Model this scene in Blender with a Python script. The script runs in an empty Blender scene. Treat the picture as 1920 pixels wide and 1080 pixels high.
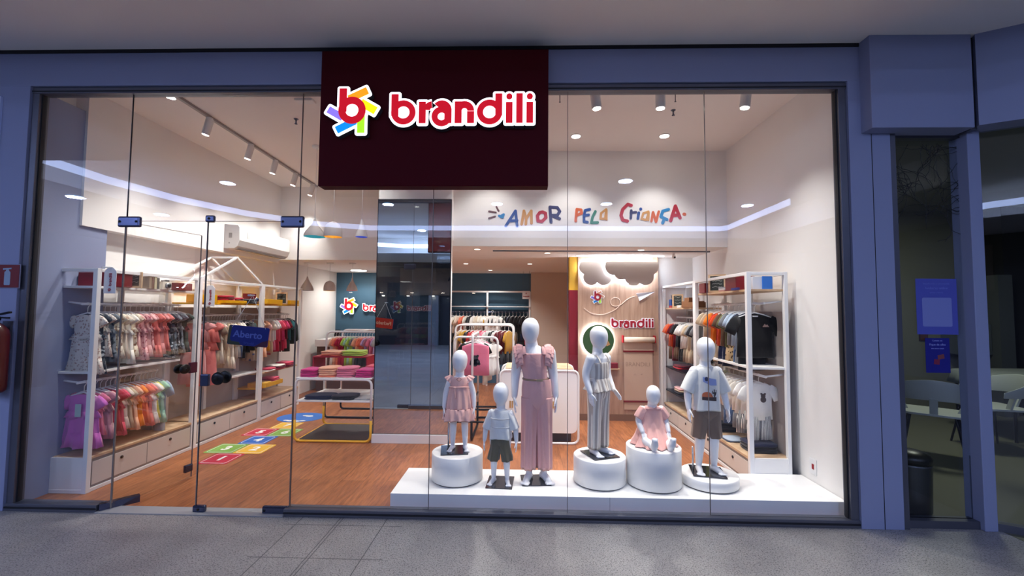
import bpy, bmesh, math, random
from mathutils import Vector, Matrix
from math import sin, cos, pi, radians
S = bpy.context.scene
COL = S.collection
random.seed(7)
# ------------------------------------------------------------------ camera
cam_d = bpy.data.cameras.new('camera'); cam = bpy.data.objects.new('camera', cam_d); COL.objects.link(cam)
FPX, YAW, PITCH, ROLL = 801.7, 0.02639, 0.05073, 0.00769
fw = Vector((-sin(YAW)*cos(PITCH), cos(YAW)*cos(PITCH), sin(PITCH)))
rt = Vector((cos(YAW), sin(YAW), 0)); upv = rt.cross(fw)
r2 = cos(ROLL)*rt + sin(ROLL)*upv; u2 = -sin(ROLL)*rt + cos(ROLL)*upv
mw = Matrix((r2, u2, -fw)).transposed().to_4x4(); mw.translation = Vector((0, -3.0496, 1.45))
cam.matrix_world = mw
cam_d.sensor_width = 36; cam_d.lens = FPX/1920*36; cam_d.clip_start = 0.05; cam_d.clip_end = 100
S.camera = cam
# ------------------------------------------------------------------ view and world
S.view_settings.view_transform = 'Standard'; S.view_settings.look = 'None'
S.view_settings.gamma = 1; S.view_settings.exposure = EXPO = 0.45
S.view_settings.use_curve_mapping = False
S.cycles.max_bounces = 9; S.cycles.diffuse_bounces = 6; S.cycles.glossy_bounces = 5
S.cycles.transparent_max_bounces = 12; S.cycles.transmission_bounces = 4
S.cycles.caustics_reflective = False; S.cycles.caustics_refractive = False
S.cycles.sample_clamp_indirect = 4; S.cycles.use_denoising = True
w = bpy.data.worlds.new('night'); S.world = w; w.use_nodes = True
w.node_tree.nodes['Background'].inputs[0].default_value = (0.02, 0.025, 0.05, 1)
w.node_tree.nodes['Background'].inputs[1].default_value = 0.3
# energies of the lamps of the place
E_PLATFORM, E_TRACK, E_WASH, E_LOW, E_MALL = 88, 62, 30, 46, 48
WARM = (1.0, 0.88, 0.80); NEUT = (1.0, 0.955, 0.93); BLUE = (0.43, 0.54, 1.0)
def lamp(name, typ, loc, energy, color, parent=None, rot=(0,0,0), **kw):
    l = bpy.data.lights.new(name, typ); l.energy = energy; l.color = color
    for k, v in kw.items(): setattr(l, k, v)
    o = bpy.data.objects.new(name, l); COL.objects.link(o); o.location = loc; o.rotation_euler = rot
    if parent: o.parent = parent
    return o
# ------------------------------------------------------------------ helpers
def lin(c):
    return c/12.92 if c <= .04045 else ((c+.055)/1.055)**2.4
def rgb(r, g, b): return (lin(r/255), lin(g/255), lin(b/255), 1)
MATS = {}
def mat(name, col, rough=.6, metal=0, emis=0, bump=0, bscale=300, spec=.5, coat=0):
    if name in MATS: return MATS[name]
    m = bpy.data.materials.new(name); m.use_nodes = True; nt = m.node_tree; b = nt.nodes['Principled BSDF']
    if len(col) == 3: col = rgb(*col)
    b.inputs['Base Color'].default_value = col
    b.inputs['Roughness'].default_value = rough; b.inputs['Metallic'].default_value = metal
    b.inputs['Specular IOR Level'].default_value = spec; b.inputs['Coat Weight'].default_value = coat
    if emis:
        b.inputs['Emission Color'].default_value = col; b.inputs['Emission Strength'].default_value = emis
    if bump:
        tc = nt.nodes.new('ShaderNodeTexCoord'); n = nt.nodes.new('ShaderNodeTexNoise'); n.inputs['Scale'].default_value = bscale
        bp = nt.nodes.new('ShaderNodeBump'); bp.inputs['Strength'].default_value = bump; bp.inputs['Distance'].default_value = .002
        nt.links.new(tc.outputs['Object'], n.inputs['Vector'])
        nt.links.new(n.outputs[0], bp.inputs['Height']); nt.links.new(bp.outputs[0], b.inputs['Normal'])
    MATS[name] = m; return m
def fabric(name, col, pattern=None, col2=None, scale=30):
    """cloth with weave bump; pattern None / floral / stripe / check"""
    if name in MATS: return MATS[name]
    m = mat(name, col, rough=.88, spec=.25); nt = m.node_tree; b = nt.nodes['Principled BSDF']
    N = nt.nodes.new; L = nt.links.new
    b.inputs['Sheen Weight'].default_value = .25
    tc = N('ShaderNodeTexCoord')
    n = N('ShaderNodeTexNoise'); n.inputs['Scale'].default_value = 16; n.inputs['Detail'].default_value = 4; n.inputs['Distortion'].default_value = 1.2
    bp = N('ShaderNodeBump'); bp.inputs['Strength'].default_value = .6; bp.inputs['Distance'].default_value = .005
    L(tc.outputs['Object'], n.inputs['Vector']); L(n.outputs[0], bp.inputs['Height']); L(bp.outputs[0], b.inputs['Normal'])
    if pattern:
        mx = N('ShaderNodeMix'); mx.data_type = 'RGBA'
        mx.inputs[6].default_value = rgb(*col) if len(col) == 3 else col
        mx.inputs[7].default_value = rgb(*col2)
        if pattern == 'stripe':
            wv = N('ShaderNodeTexWave'); wv.inputs['Scale'].default_value = scale; wv.inputs['Distortion'].default_value = .3
            rp = N('ShaderNodeValToRGB'); rp.color_ramp.elements[0].position = .45; rp.color_ramp.elements[1].position = .55
            L(tc.outputs['Object'], wv.inputs['Vector']); L(wv.outputs['Fac'], rp.inputs[0]); L(rp.outputs[0], mx.inputs[0])
        else:
            v = N('ShaderNodeTexVoronoi'); v.inputs['Scale'].default_value = scale
            n2 = N('ShaderNodeTexNoise'); n2.inputs['Scale'].default_value = scale*1.7
            ad = N('ShaderNodeMath'); ad.operation = 'ADD'
            rp = N('ShaderNodeValToRGB'); rp.color_ramp.elements[0].position = .78; rp.color_ramp.elements[0].color = (1, 1, 1, 1)
            rp.color_ramp.elements[1].position = .88; rp.color_ramp.elements[1].color = (0, 0, 0, 1)
            L(tc.outputs['Object'], v.inputs['Vector']); L(tc.outputs['Object'], n2.inputs['Vector'])
            L(v.outputs['Distance'], ad.inputs[0]); L(n2.outputs[0], ad.inputs[1]); L(ad.outputs[0], rp.inputs[0]); L(rp.outputs[0], mx.inputs[0])
        L(mx.outputs[2], b.inputs['Base Color'])
    return m
def glassmat(name, tint=(1, 1, 1), refl=1.0, f0=.045):
    m = bpy.data.materials.new(name); m.use_nodes = True; nt = m.node_tree; nt.nodes.clear(); N = nt.nodes.new; L = nt.links.new
    out = N('ShaderNodeOutputMaterial'); mx = N('ShaderNodeMixShader'); tr = N('ShaderNodeBsdfTransparent'); gl = N('ShaderNodeBsdfGlossy')
    tr.inputs[0].default_value = (*tint, 1); gl.inputs['Roughness'].default_value = 0
    lw = N('ShaderNodeLayerWeight'); lw.inputs[0].default_value = .5
    p = N('ShaderNodeMath'); p.operation = 'POWER'; p.inputs[1].default_value = 5
    mu = N('ShaderNodeMath'); mu.operation = 'MULTIPLY_ADD'; mu.inputs[1].default_value = refl*(1-f0); mu.inputs[2].default_value = f0*refl
    L(lw.outputs['Facing'], p.inputs[0]); L(p.outputs[0], mu.inputs[0]); L(mu.outputs[0], mx.inputs[0])
    L(tr.outputs[0], mx.inputs[1]); L(gl.outputs[0], mx.inputs[2]); L(mx.outputs[0], out.inputs[0])
    MATS[name] = m; return m
def link(name, mesh, parent=None, loc=None, rot=None, kind=None):
    o = bpy.data.objects.new(name, mesh); COL.objects.link(o)
    if parent: o.parent = parent
    if loc is not None: o.location = loc
    if rot is not None: o.rotation_euler = rot
    if kind: o['kind'] = kind
    return o
def tag(o, label, cat=None, group=None, kind=None):
    o['label'] = label
    if cat: o['category'] = cat
    if group: o['group'] = group
    if kind: o['kind'] = kind
    return o
def thing(name, label, cat, loc=(0, 0, 0), rz=0, group=None):
    o = bpy.data.objects.new(name, None); COL.objects.link(o); o.location = loc; o.rotation_euler = (0, 0, rz)
    o.empty_display_size = .05
    return tag(o, label, cat, group)
class MB:
    def __init__(s): s.v = []; s.f = []; s.smooth = []
    def add(s, vs, fs, smooth=False):
        o = len(s.v); s.v += [tuple(v) for v in vs]; s.f += [tuple(i+o for i in f) for f in fs]; s.smooth += [smooth]*len(fs); return s
    def box(s, x0, y0, z0, x1, y1, z1):
        x0, x1 = min(x0, x1), max(x0, x1); y0, y1 = min(y0, y1), max(y0, y1); z0, z1 = min(z0, z1), max(z0, z1)
        return s.add([(x0,y0,z0),(x1,y0,z0),(x1,y1,z0),(x0,y1,z0),(x0,y0,z1),(x1,y0,z1),(x1,y1,z1),(x0,y1,z1)],
              [(0,3,2,1),(4,5,6,7),(0,1,5,4),(1,2,6,5),(2,3,7,6),(3,0,4,7)])
    def obox(s, a, b, wd, ht):
        """box beam from a to b, wd wide, ht deep"""
        a = Vector(a); b = Vector(b); d = (b-a).normalized()
        up = Vector((0, 0, 1)) if abs(d.z) < .95 else Vector((0, 1, 0))
        sd = d.cross(up).normalized()*wd/2; u = sd.cross(d).normalized()*ht/2
        vs = [p+q for p in (a, b) for q in (-sd-u, sd-u, sd+u, -sd+u)]
        return s.add(vs, [(0,1,2,3),(7,6,5,4),(0,4,5,1),(1,5,6,2),(2,6,7,3),(3,7,4,0)])
    def prism(s, poly, y0, y1, axis='y'):
        """poly of (a,b) pairs extruded; axis y: (x,z) outline, z: (x,y), x: (y,z)"""
        n = len(poly)
        def P(a, b, t): return (a, t, b) if axis == 'y' else ((a, b, t) if axis == 'z' else (t, a, b))
        vs = [P(a, b, y0) for a, b in poly]+[P(a, b, y1) for a, b in poly]
        return s.add(vs, [tuple(range(n)), tuple(range(2*n-1, n-1, -1))]+[(i, (i+1) % n+0, (i+1) % n+n, i+n) for i in range(n)])
    def lathe(s, prof, n=32, c=(0, 0, 0), smooth=True):
        vs = []; fs = []
        for r, z in prof:
            for i in range(n): vs.append((c[0]+r*cos(2*pi*i/n), c[1]+r*sin(2*pi*i/n), c[2]+z))
        for k in range(len(prof)-1):
            for i in range(n): fs.append((k*n+i, k*n+(i+1) % n, (k+1)*n+(i+1) % n, (k+1)*n+i))
        fs.append(tuple(range(n-1, -1, -1))); fs.append(tuple(range((len(prof)-1)*n, len(prof)*n)))
        return s.add(vs, fs, smooth)
    def cyl(s, a, b, r, n=16, r2=None, smooth=True):
        return s.tube([a, b], [r, r if r2 is None else r2], n, smooth=smooth)
    def tube(s, pts, rad, n=10, closed=False, ry=None, amp=0, k=0, ph=0, cap=True, smooth=True, ref=None, taper_amp=None):
        pts = [Vector(p) for p in pts]; m = len(pts)
        if not hasattr(rad, '__len__'): rad = [rad]*m
        if ry is None: ry = rad
        elif not hasattr(ry, '__len__'): ry = [ry]*m
        vs = []; fs = []; prev = None
        for i, p in enumerate(pts):
            if closed: t = (pts[(i+1) % m]-pts[i-1])
            else: t = (pts[min(i+1, m-1)]-pts[max(i-1, 0)])
            t.normalize()
            if prev is None:
                rf = Vector(ref) if ref else (Vector((0, 1, 0)) if abs(t.y) < .9 else Vector((1, 0, 0)))
                a = (rf - t*rf.dot(t)).normalized()
            else: a = (prev - t*prev.dot(t)).normalized()
            prev = a; bb = t.cross(a)
            am = amp*(taper_amp[i] if taper_amp else 1)
            for j in range(n):
                th = 2*pi*j/n; q = 1+am*sin(k*th+ph+i*.35)
                vs.append(p + a*(ry[i]*q*cos(th)) + bb*(rad[i]*q*sin(th)))
        for i in range(m if closed else m-1):
            i2 = (i+1) % m
            for j in range(n): fs.append((i*n+j, i*n+(j+1) % n, i2*n+(j+1) % n, i2*n+j))
        if not closed and cap:
            fs.append(tuple(range(n-1, -1, -1))); fs.append(tuple(range((m-1)*n, m*n)))
        return s.add(vs, fs, smooth)
    def ball(s, c, rx, ry=None, rz=None, n=16, m=10, rot=None):
        ry = ry or rx; rz = rz or rx; vs = [];fs = []
        for i in range(m+1):
            ph = pi*i/m
            for j in range(n):
                th = 2*pi*j/n; v = Vector((rx*sin(ph)*cos(th), ry*sin(ph)*sin(th), rz*cos(ph)))
                if rot: v = rot @ v
                vs.append(Vector(c)+v)
        for i in range(m):
            for j in range(n): fs.append((i*n+j, (i+1)*n+j, (i+1)*n+(j+1) % n, i*n+(j+1) % n))
        return s.add(vs, fs, True)
    def rings(s, rs, cap=True):
        n = len(rs[0]); vs = [p for r in rs for p in r]; fs = []
        for k in range(len(rs)-1):
            for i in range(n): fs.append((k*n+i, k*n+(i+1) % n, (k+1)*n+(i+1) % n, (k+1)*n+i))
        if cap: fs.append(tuple(range(n-1, -1, -1))); fs.append(tuple(range((len(rs)-1)*n, len(rs)*n)))
        return s.add(vs, fs, True)
    def mesh(s, name, material=None, recalc=True, weld=False):
        me = bpy.data.meshes.new(name); me.from_pydata(s.v, [], s.f)
        me.polygons.foreach_set('use_smooth', s.smooth)
        if material:
            me.materials.append(material)
        if recalc or weld:
            bm = bmesh.new(); bm.from_mesh(me)
            if weld: bmesh.ops.remove_doubles(bm, verts=bm.verts, dist=1e-5)
            bmesh.ops.recalc_face_normals(bm, faces=bm.faces); bm.to_mesh(me); bm.free()
        me.update(); return me
    def build(s, name, material, parent=None, loc=None, rot=None, kind=None, bevel=0, weld=False, seg=2):
        o = link(name, s.mesh(name, material, weld=weld), parent, loc, rot, kind)
        if bevel:
            b = o.modifiers.new('bevel', 'BEVEL'); b.width = bevel; b.segments = seg; b.limit_method = 'ANGLE'; b.angle_limit = radians(40)
        return o
def box(*a): return MB().box(*a)
def roundpath(pts, r, n=6, closed=False):
    out = []; m = len(pts); P = [Vector(p) for p in pts]
    for i in range(m):
        if not closed and i in (0, m-1): out.append(P[i]); continue
        a, b, c = P[i-1], P[i], P[(i+1) % m]
        d1 = (a-b).normalized(); d2 = (c-b).normalized()
        p1 = b+d1*r; p2 = b+d2*r
        for k in range(n+1):
            t = k/n; out.append(p1*(1-t)**2+b*2*t*(1-t)+p2*t*t)
    return out
def smooth_path(pts, n=6):
    P = [Vector(p) for p in pts]; out = []; m = len(P)
    for i in range(m-1):
        p0, p1, p2, p3 = P[max(i-1, 0)], P[i], P[i+1], P[min(i+2, m-1)]
        for k in range(n):
            t = k/n; out.append(.5*((2*p1)+(p2-p0)*t+(2*p0-5*p1+4*p2-p3)*t*t+(3*p1-p0-3*p2+p3)*t**3))
    return out+[P[-1]]
def rrect(x0, y0, x1, y1, r, n=6):
    pts = []
    for cx, cy, a in ((x1-r, y1-r, 0), (x0+r, y1-r, 90), (x0+r, y0+r, 180), (x1-r, y0+r, 270)):
        for k in range(n+1):
            t = radians(a+90*k/n); pts.append((cx+r*cos(t), cy+r*sin(t)))
    return pts
def text_mesh(body, size, depth=.001, bold=0, align='CENTER'):
    cu = bpy.data.curves.new('lettering', 'FONT'); cu.body = body; cu.size = size; cu.extrude = depth/2; cu.offset = bold; cu.align_x = align; cu.align_y = 'CENTER'
    o = bpy.data.objects.new('tmp', cu); COL.objects.link(o)
    dg = bpy.context.evaluated_depsgraph_get(); me = bpy.data.meshes.new_from_object(o.evaluated_get(dg)); bpy.data.objects.remove(o)
    me.name = 'lettering'; return me
def text(body, size, m, parent, loc, rot=(pi/2, 0, 0), depth=.001, bold=0, name='lettering', align='CENTER'):
    me = text_mesh(body, size, depth, bold, align); me.materials.clear(); me.materials.append(m)
    return link(name, me, parent, loc, rot)
def copy_tree(o, **kw):
    c = o.copy(); COL.objects.link(c)
    for ch in o.children:
        d = ch.copy(); COL.objects.link(d); d.parent = c
        for g in ch.children:
            e = g.copy(); COL.objects.link(e); e.parent = d
    return c
ORD = 'zeroth first second third fourth fifth sixth seventh eighth ninth tenth eleventh twelfth thirteenth fourteenth fifteenth sixteenth seventeenth eighteenth nineteenth twentieth twenty-first twenty-second twenty-third twenty-fourth twenty-fifth twenty-sixth'.split()
# ------------------------------------------------------------------ brand lettering out of plain shapes
def glyph_shapes():
    """strokes of the word and emblem in sign units (word 1000 wide ~ x 583..1578, y down)"""
    R = lambda x0, y0, x1, y1: ('rect', x0, y0, x1, y1)
    word = [R(583, 405, 633, 560), ('ring', 668, 536, 86, 44),
            R(778, 460, 826, 613), ('arc', 872, 520, 62, 16, 95, 178),
            ('ring', 938, 566, 70, 28), R(958, 510, 1008, 613), ('arc', 940, 520, 68, 22, 0, 140),
            R(1030, 460, 1079, 613), R(1117, 530, 1166, 613), ('arc', 1098, 526, 68, 20, 0, 180),
            ('ring', 1274, 536, 88, 46), R(1314, 405, 1362, 560),
            R(1388, 466, 1434, 613), ('disc', 1411, 426, 21), R(1460, 405, 1505, 613),
            R(1531, 466, 1577, 613), ('disc', 1554, 426, 21)]
    return word
def shape_mb(shapes, ox, oy, sc, y0, y1, g=0, solid=False):
    """turn shapes (pixel units, y down) into an extruded mesh in x/z, thickness y0..y1"""
    mb = MB()
    T = lambda x, y: ((x-ox)*sc, -(y-oy)*sc)
    yb = y0
    for si, s in enumerate(shapes):
        y0 = yb-si*.00012   # every stroke a hair prouder than the last, so overlaps stay clean
        if s[0] == 'rect':
            x0, yy0, x1, yy1 = s[1]-g, s[2]-g, s[3]+g, s[4]+g
            p = [T(a, b) for a, b in rrect(x0, yy0, x1, yy1, max(2, g*.9), 5)]
            mb.prism(p, y0, y1)
        elif s[0] == 'disc' or (s[0] == 'ring' and (solid or s[4]-g < 3)):
            rr = s[3]+g
            mb.prism([T(s[1]+rr*cos(2*pi*i/40), s[2]+rr*sin(2*pi*i/40)) for i in range(40)], y0, y1)
        elif s[0] in ('ring', 'arc'):
            a0, a1 = (0, 360) if s[0] == 'ring' else (s[5], s[6]); n = 40 if s[0] == 'ring' else 14
            ro, ri = s[3]+g, max(1, s[4]-g)
            if s[0] == 'arc' and s[3]-s[4] == 46: pass
            for i in range(n):
                t0 = radians(a0+(a1-a0)*i/n); t1 = radians(a0+(a1-a0)*(i+1)/n)
                q = [T(s[1]+ro*cos(t0), s[2]-ro*sin(t0)), T(s[1]+ro*cos(t1), s[2]-ro*sin(t1)), T(s[1]+ri*cos(t1), s[2]-ri*sin(t1)), T(s[1]+ri*cos(t0), s[2]-ri*sin(t0))]
                mb.prism(q, y0, y1)
        elif s[0] == 'bar':   # centre, length, width, angle
            _, cx, cy, ln, wd, an = s; ln = ln+2*g; wd = wd+2*g; an = radians(an)
            p = [(cx+a*cos(an)+b*sin(an), cy-a*sin(an)+b*cos(an)) for a, b in rrect(-ln/2, -wd/2, ln/2, wd/2, max(2, g*.9), 5)]
            mb.prism([T(*q) for q in p], y0, y1)
    return mb
WORD = glyph_shapes()
B_RED = [('rect', 213, 362, 266, 530), ('ring', 305, 520, 97, 46)]
PETALS = [('orange', [('bar', 345, 406, 145, 52, 25)], (240, 140, 10)), ('yellow', [('bar', 418, 492, 122, 56, -30)], (245, 215, 0)),
          ('green', [('bar', 369, 606, 148, 52, 90)], (150, 210, 30)), ('blue', [('bar', 263, 627, 150, 52, 27)], (0, 125, 205)),
          ('purple', [('bar', 186, 541, 120, 50, -30)], (125, 105, 205))]
def emblem(parent, cx, cz, y, sc, glow=0, dull=False, rim=16, t=.006):
    """emblem centred near (305,520) px; parts under parent"""
    e = 'g' if glow else 'd'
    o = 305; q = 520
    allp = B_RED+[p for _, ps, _ in PETALS for p in ps]
    f = .004 if t > .015 else t
    if t > .015: shape_mb(allp, o, q, sc, -t+f, 0, g=rim, solid=True).build('emblem_case', mat('sign case grey', (58, 56, 62), .5), parent, (cx, y, cz))
    mb = shape_mb(allp, o, q, sc, -t, -t+f, g=rim, solid=True)
    mb.build('emblem_border', mat('emblem white '+str(glow), (245, 250, 255), emis=glow), parent, (cx, y, cz))
    for nm, ps, c in PETALS:
        if dull and nm in ('orange', 'yellow'): c = (200, 150, 120)
        shape_mb(ps, o, q, sc, -t-.005, -t-.0016).build('emblem_petal', mat('petal %s %s' % (nm, glow), c, emis=glow*.8), parent, (cx, y, cz))['label'] = nm+' bar of the emblem'
    shape_mb(B_RED, o, q, sc, -t-.009, -t-.006).build('emblem_letter', mat('brand red %s' % glow, (200, 0, 26) if glow else (150, 10, 35), emis=glow*.5), parent, (cx, y, cz))
def word(parent, cx, cz, y, sc, glow=0, rim=16, t=.006, redmat=None, back=True):
    if back:
        f = .004 if t > .015 else t
        if t > .015: shape_mb(WORD, 1080, 520, sc, -t+f, 0, g=rim, solid=True).build('lettering_case', mat('sign case grey', (58, 56, 62), .5), parent, (cx, y, cz))
        shape_mb(WORD, 1080, 520, sc, -t, -t+f, g=rim, solid=True).build('lettering_border', mat('emblem white '+str(glow), (245, 250, 255), emis=glow), parent, (cx, y, cz))
    else: t = 0
    shape_mb(WORD, 1080, 520, sc, -t-.007, -t-.0025).build('lettering', redmat or mat('brand red %s' % glow, (200, 0, 26) if glow else (150, 10, 35), emis=glow*.5), parent, (cx, y, cz))
# ------------------------------------------------------------------ surface materials
def tiled(name, fn):
    m = bpy.data.materials.new(name); m.use_nodes = True; fn(m.node_tree, m.node_tree.nodes['Principled BSDF'], m.node_tree.nodes.new, m.node_tree.links.new); MATS[name] = m; return m
def _woodfloor(nt, b, N, L):
    tc = N('ShaderNodeTexCoord'); mp = N('ShaderNodeMapping'); mp.inputs['Rotation'].default_value = (0, 0, pi/2)
    L(tc.outputs['Object'], mp.inputs[0])
    br = N('ShaderNodeTexBrick'); br.inputs['Scale'].default_value = 1; br.inputs['Brick Width'].default_value = 1.2; br.inputs['Row Height'].default_value = .19
    br.inputs['Mortar Size'].default_value = .0012; br.inputs['Color1'].default_value = rgb(180, 116, 72); br.inputs['Color2'].default_value = rgb(154, 96, 58); br.inputs['Mortar'].default_value = rgb(90, 52, 34)
    L(mp.outputs[0], br.inputs['Vector'])
    m2 = N('ShaderNodeMapping'); m2.inputs['Scale'].default_value = (14, 1.6, 1); L(tc.outputs['Object'], m2.inputs[0])
    n = N('ShaderNodeTexNoise'); n.inputs['Scale'].default_value = 3; n.inputs['Detail'].default_value = 8; n.inputs['Roughness'].default_value = .65; L(m2.outputs[0], n.inputs['Vector'])
    rp = N('ShaderNodeValToRGB'); rp.color_ramp.elements[0].position = .32; rp.color_ramp.elements[0].color = (.45, .36, .3, 1); rp.color_ramp.elements[1].position = .62; rp.color_ramp.elements[1].color = (1.05, 1.0, .95, 1)
    L(n.outputs[0], rp.inputs[0])
    mx = N('ShaderNodeMix'); mx.data_type = 'RGBA'; mx.blend_type = 'MULTIPLY'; mx.inputs[0].default_value = .85
    L(br.outputs[0], mx.inputs[6]); L(rp.outputs[0], mx.inputs[7]); L(mx.outputs[2], b.inputs['Base Color'])
    b.inputs['Roughness'].default_value = .42; b.inputs['Specular IOR Level'].default_value = .4
def _granite(nt, b, N, L):
    tc = N('ShaderNodeTexCoord')
    n = N('ShaderNodeTexNoise'); n.inputs['Scale'].default_value = 130; n.inputs['Detail'].default_value = 3; L(tc.outputs['Object'], n.inputs['Vector'])
    rp = N('ShaderNodeValToRGB'); e = rp.color_ramp.elements; e[0].position = .33; e[0].color = (.09, .09, .09, 1); e[1].position = .48; e[1].color = (.34, .325, .305, 1)
    e.new(.7).color = (.41, .39, .365, 1)
    L(n.outputs[0], rp.inputs[0])
    n2 = N('ShaderNodeTexNoise'); n2.inputs['Scale'].default_value = 2.5; n2.inputs['Detail'].default_value = 4; L(tc.outputs['Object'], n2.inputs['Vector'])
    r2_ = N('ShaderNodeValToRGB'); r2_.color_ramp.elements[0].position = .3; r2_.color_ramp.elements[0].color = (.72, .72, .74, 1); r2_.color_ramp.elements[1].position = .7; r2_.color_ramp.elements[1].color = (1, 1, 1, 1)
    L(n2.outputs[0], r2_.inputs[0])
    mx = N('ShaderNodeMix'); mx.data_type = 'RGBA'; mx.blend_type = 'MULTIPLY'; mx.inputs[0].default_value = 1
    L(rp.outputs[0], mx.inputs[6]); L(r2_.outputs[0], mx.inputs[7])
    # joints of the tile strip before the door
    sp = N('ShaderNodeSeparateXYZ'); L(tc.outputs['Object'], sp.inputs[0])
    def near(out, c, w):
        k = N('ShaderNodeMath'); k.operation = 'COMPARE'; k.inputs[1].default_value = c; k.inputs[2].default_value = w; L(out, k.inputs[0]); return k.outputs[0]
    def op(o, a, b_):
        k = N('ShaderNodeMath'); k.operation = o; L(a, k.inputs[0]); L(b_, k.inputs[1]); return k.outputs[0]
    xs = None
    for c, w_ in ((-1.52, .003), (-1.255, .003), (-1.235, .003), (-.93, .003)):
        v = near(sp.outputs[0], c, w_); xs = v if xs is None else op('MAXIMUM', xs, v)
    ys = None
    for c in (-.14, -.52, -.95):
        v = near(sp.outputs[1], c, .003); ys = v if ys is None else op('MAXIMUM', ys, v)
    ys = op('MULTIPLY', ys, near(sp.outputs[0], -1.2, .40))
    jm = op('MULTIPLY', op('MAXIMUM', xs, ys), near(sp.outputs[1], -1.0, 1.0))
    m3 = N('ShaderNodeMix'); m3.data_type = 'RGBA'; m3.inputs[7].default_value = (.07, .07, .075, 1); L(jm, m3.inputs[0]); L(mx.outputs[2], m3.inputs[6])
    L(m3.outputs[2], b.inputs['Base Color']); b.inputs['Roughness'].default_value = .38
def _oak(c1, c2, sx, sz, rough=.5):
    def f(nt, b, N, L):
        tc = N('ShaderNodeTexCoord'); m2 = N('ShaderNodeMapping'); m2.inputs['Scale'].default_value = (sx, sx, sz); L(tc.outputs['Object'], m2.inputs[0])
        n = N('ShaderNodeTexNoise'); n.inputs['Scale'].default_value = 3; n.inputs['Detail'].default_value = 7; n.inputs['Roughness'].default_value = .6; L(m2.outputs[0], n.inputs['Vector'])
        rp = N('ShaderNodeValToRGB'); rp.color_ramp.elements[0].position = .35; rp.color_ramp.elements[0].color = rgb(*c1); rp.color_ramp.elements[1].position = .65; rp.color_ramp.elements[1].color = rgb(*c2)
        L(n.outputs[0], rp.inputs[0]); L(rp.outputs[0], b.inputs['Base Color']); b.inputs['Roughness'].default_value = rough
    return f
M_wood = tiled('oak strip floor', _woodfloor)
M_gran = tiled('speckled granite', _granite)
M_panel = tiled('oak wall panel', _oak((150, 118, 98), (178, 146, 124), 9, .7))
M_board = tiled('pale wood board', _oak((186, 152, 116), (214, 184, 150), 3, 10))
M_wall = mat('white wall paint', (238, 235, 232), .75, bump=.08, bscale=120)
M_ceil = mat('ceiling paint', (240, 234, 229), .85)
M_mall = mat('mall wall paint', (136, 144, 174), .8, bump=.08, bscale=90)
M_mceil = mat('mall ceiling paint', (240, 236, 228), .9, bump=.1, bscale=70)
M_frame = mat('grey aluminium', (96, 98, 108), .4, .6)
M_dark = mat('dark joint', (18, 18, 24), .7)
M_white = mat('white powder coat', (232, 232, 232), .35)
M_lam = mat('white laminate', (238, 237, 235), .4)
M_cream = mat('cream drawer laminate', (208, 200, 192), .5)
M_red = mat('maroon board', (112, 8, 26), .45)
M_yel = mat('yellow lacquer', (226, 168, 12), .45)
M_black = mat('black metal', (14, 14, 18), .35, .3)
M_chrome = mat('polished patch fitting', (84, 90, 116), .22, .9)
M_blueW = mat('blue wall paint', (62, 98, 122), .6)
M_tan = mat('tan wall paint', (206, 188, 172), .75)
M_glass = glassmat('shop glass', (.97, .985, .98), 1.0, .045)
M_edge = mat('glass edge', (120, 112, 106), .3)
M_mirror = mat('mirror silver', (.62, .68, .72, 1), .0, 1.0)
M_plast = mat('mannequin gloss white', (240, 241, 244), .32)
M_hang = mat('hanger plastic', (230, 230, 228), .3)
# ------------------------------------------------------------------ setting : shop shell
ZC, ZL = 3.27, 2.17
XL, XR, YB = -3.76, 2.29, 5.45
def st(name, mb, m, bevel=0): return mb.build(name, m, kind='structure', bevel=bevel)
st('floor', box(XL-.1, 0.0, -.1, XR+.1, YB+.1, 0), M_wood)
st('floor', box(-12, -11, -.1, 9, 0, -.001), M_gran)
st('wall_left', box(XL-.1, .04, 0, XL, YB, ZC), M_wall)
bo = st('wall_left', box(XL, .36, 2.12, -3.65, 3.22, ZC), M_wall)
st('wall_right', box(XR, .04, 0, XR+.1, YB, ZC), M_wall)
st('ceiling', box(XL-.1, .04, ZC, XR+.1, 3.5, ZC+.1), M_ceil)
st('ceiling', MB().box(XL-.1, 3.22, ZL, -1.5, YB+.1, ZL+.06).box(-1.5, 1.78, ZL, XR+.1, YB+.1, ZL+.06), M_ceil)
st('wall_back', box(XL-.1, 3.22, ZL+.06, -.82, 3.3, ZC), M_wall)
st('wall_back', box(-.82, 1.78, ZL+.06, XR+.1, 1.86, ZC), M_wall)
st('trim_1', MB().box(XL, 3.218, ZL, -1.5, 3.222, ZL+.065).box(-.82, 1.776, ZL, XR, 1.782, ZL+.012), M_wall)
# rear walls
st('wall_back', MB().box(XL, YB, 0, -1.4, YB+.1, ZL).box(-1.55, YB-.02, 1.83, .15, YB+.1, ZL).box(-1.55, YB+.02, 0, .15, YB+.1, 1.83), M_blueW)
st('wall_back', box(.15, YB-.3, 0, XR, YB+.1, ZL), M_tan)
# mirror pillar
st('wall_back', MB().box(-1.62, 1.64, 0, -.8, 1.72, ZC).box(-.82, 1.72, ZL+.06, -.8, 3.3, ZC), M_wall)
st('baseboard_back', box(-1.63, 1.6, 0, -.79, 1.64, .095), M_white, .003)
mir = thing('wall_mirror', 'tall mirror panel on the pillar, reflecting the mall outside', 'mirror', (-1.21, 1.62, .1))
box(-.405, -.004, 0, .405, .018, 2.56).build('mirror_glass', M_mirror, mir)
MB().box(-.412, -.008, 0, -.405, .018, 2.565).box(.405, -.008, 0, .412, .018, 2.565).box(-.412, -.008, 2.56, .412, .018, 2.568).build('mirror_edge', M_black, mir)
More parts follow.
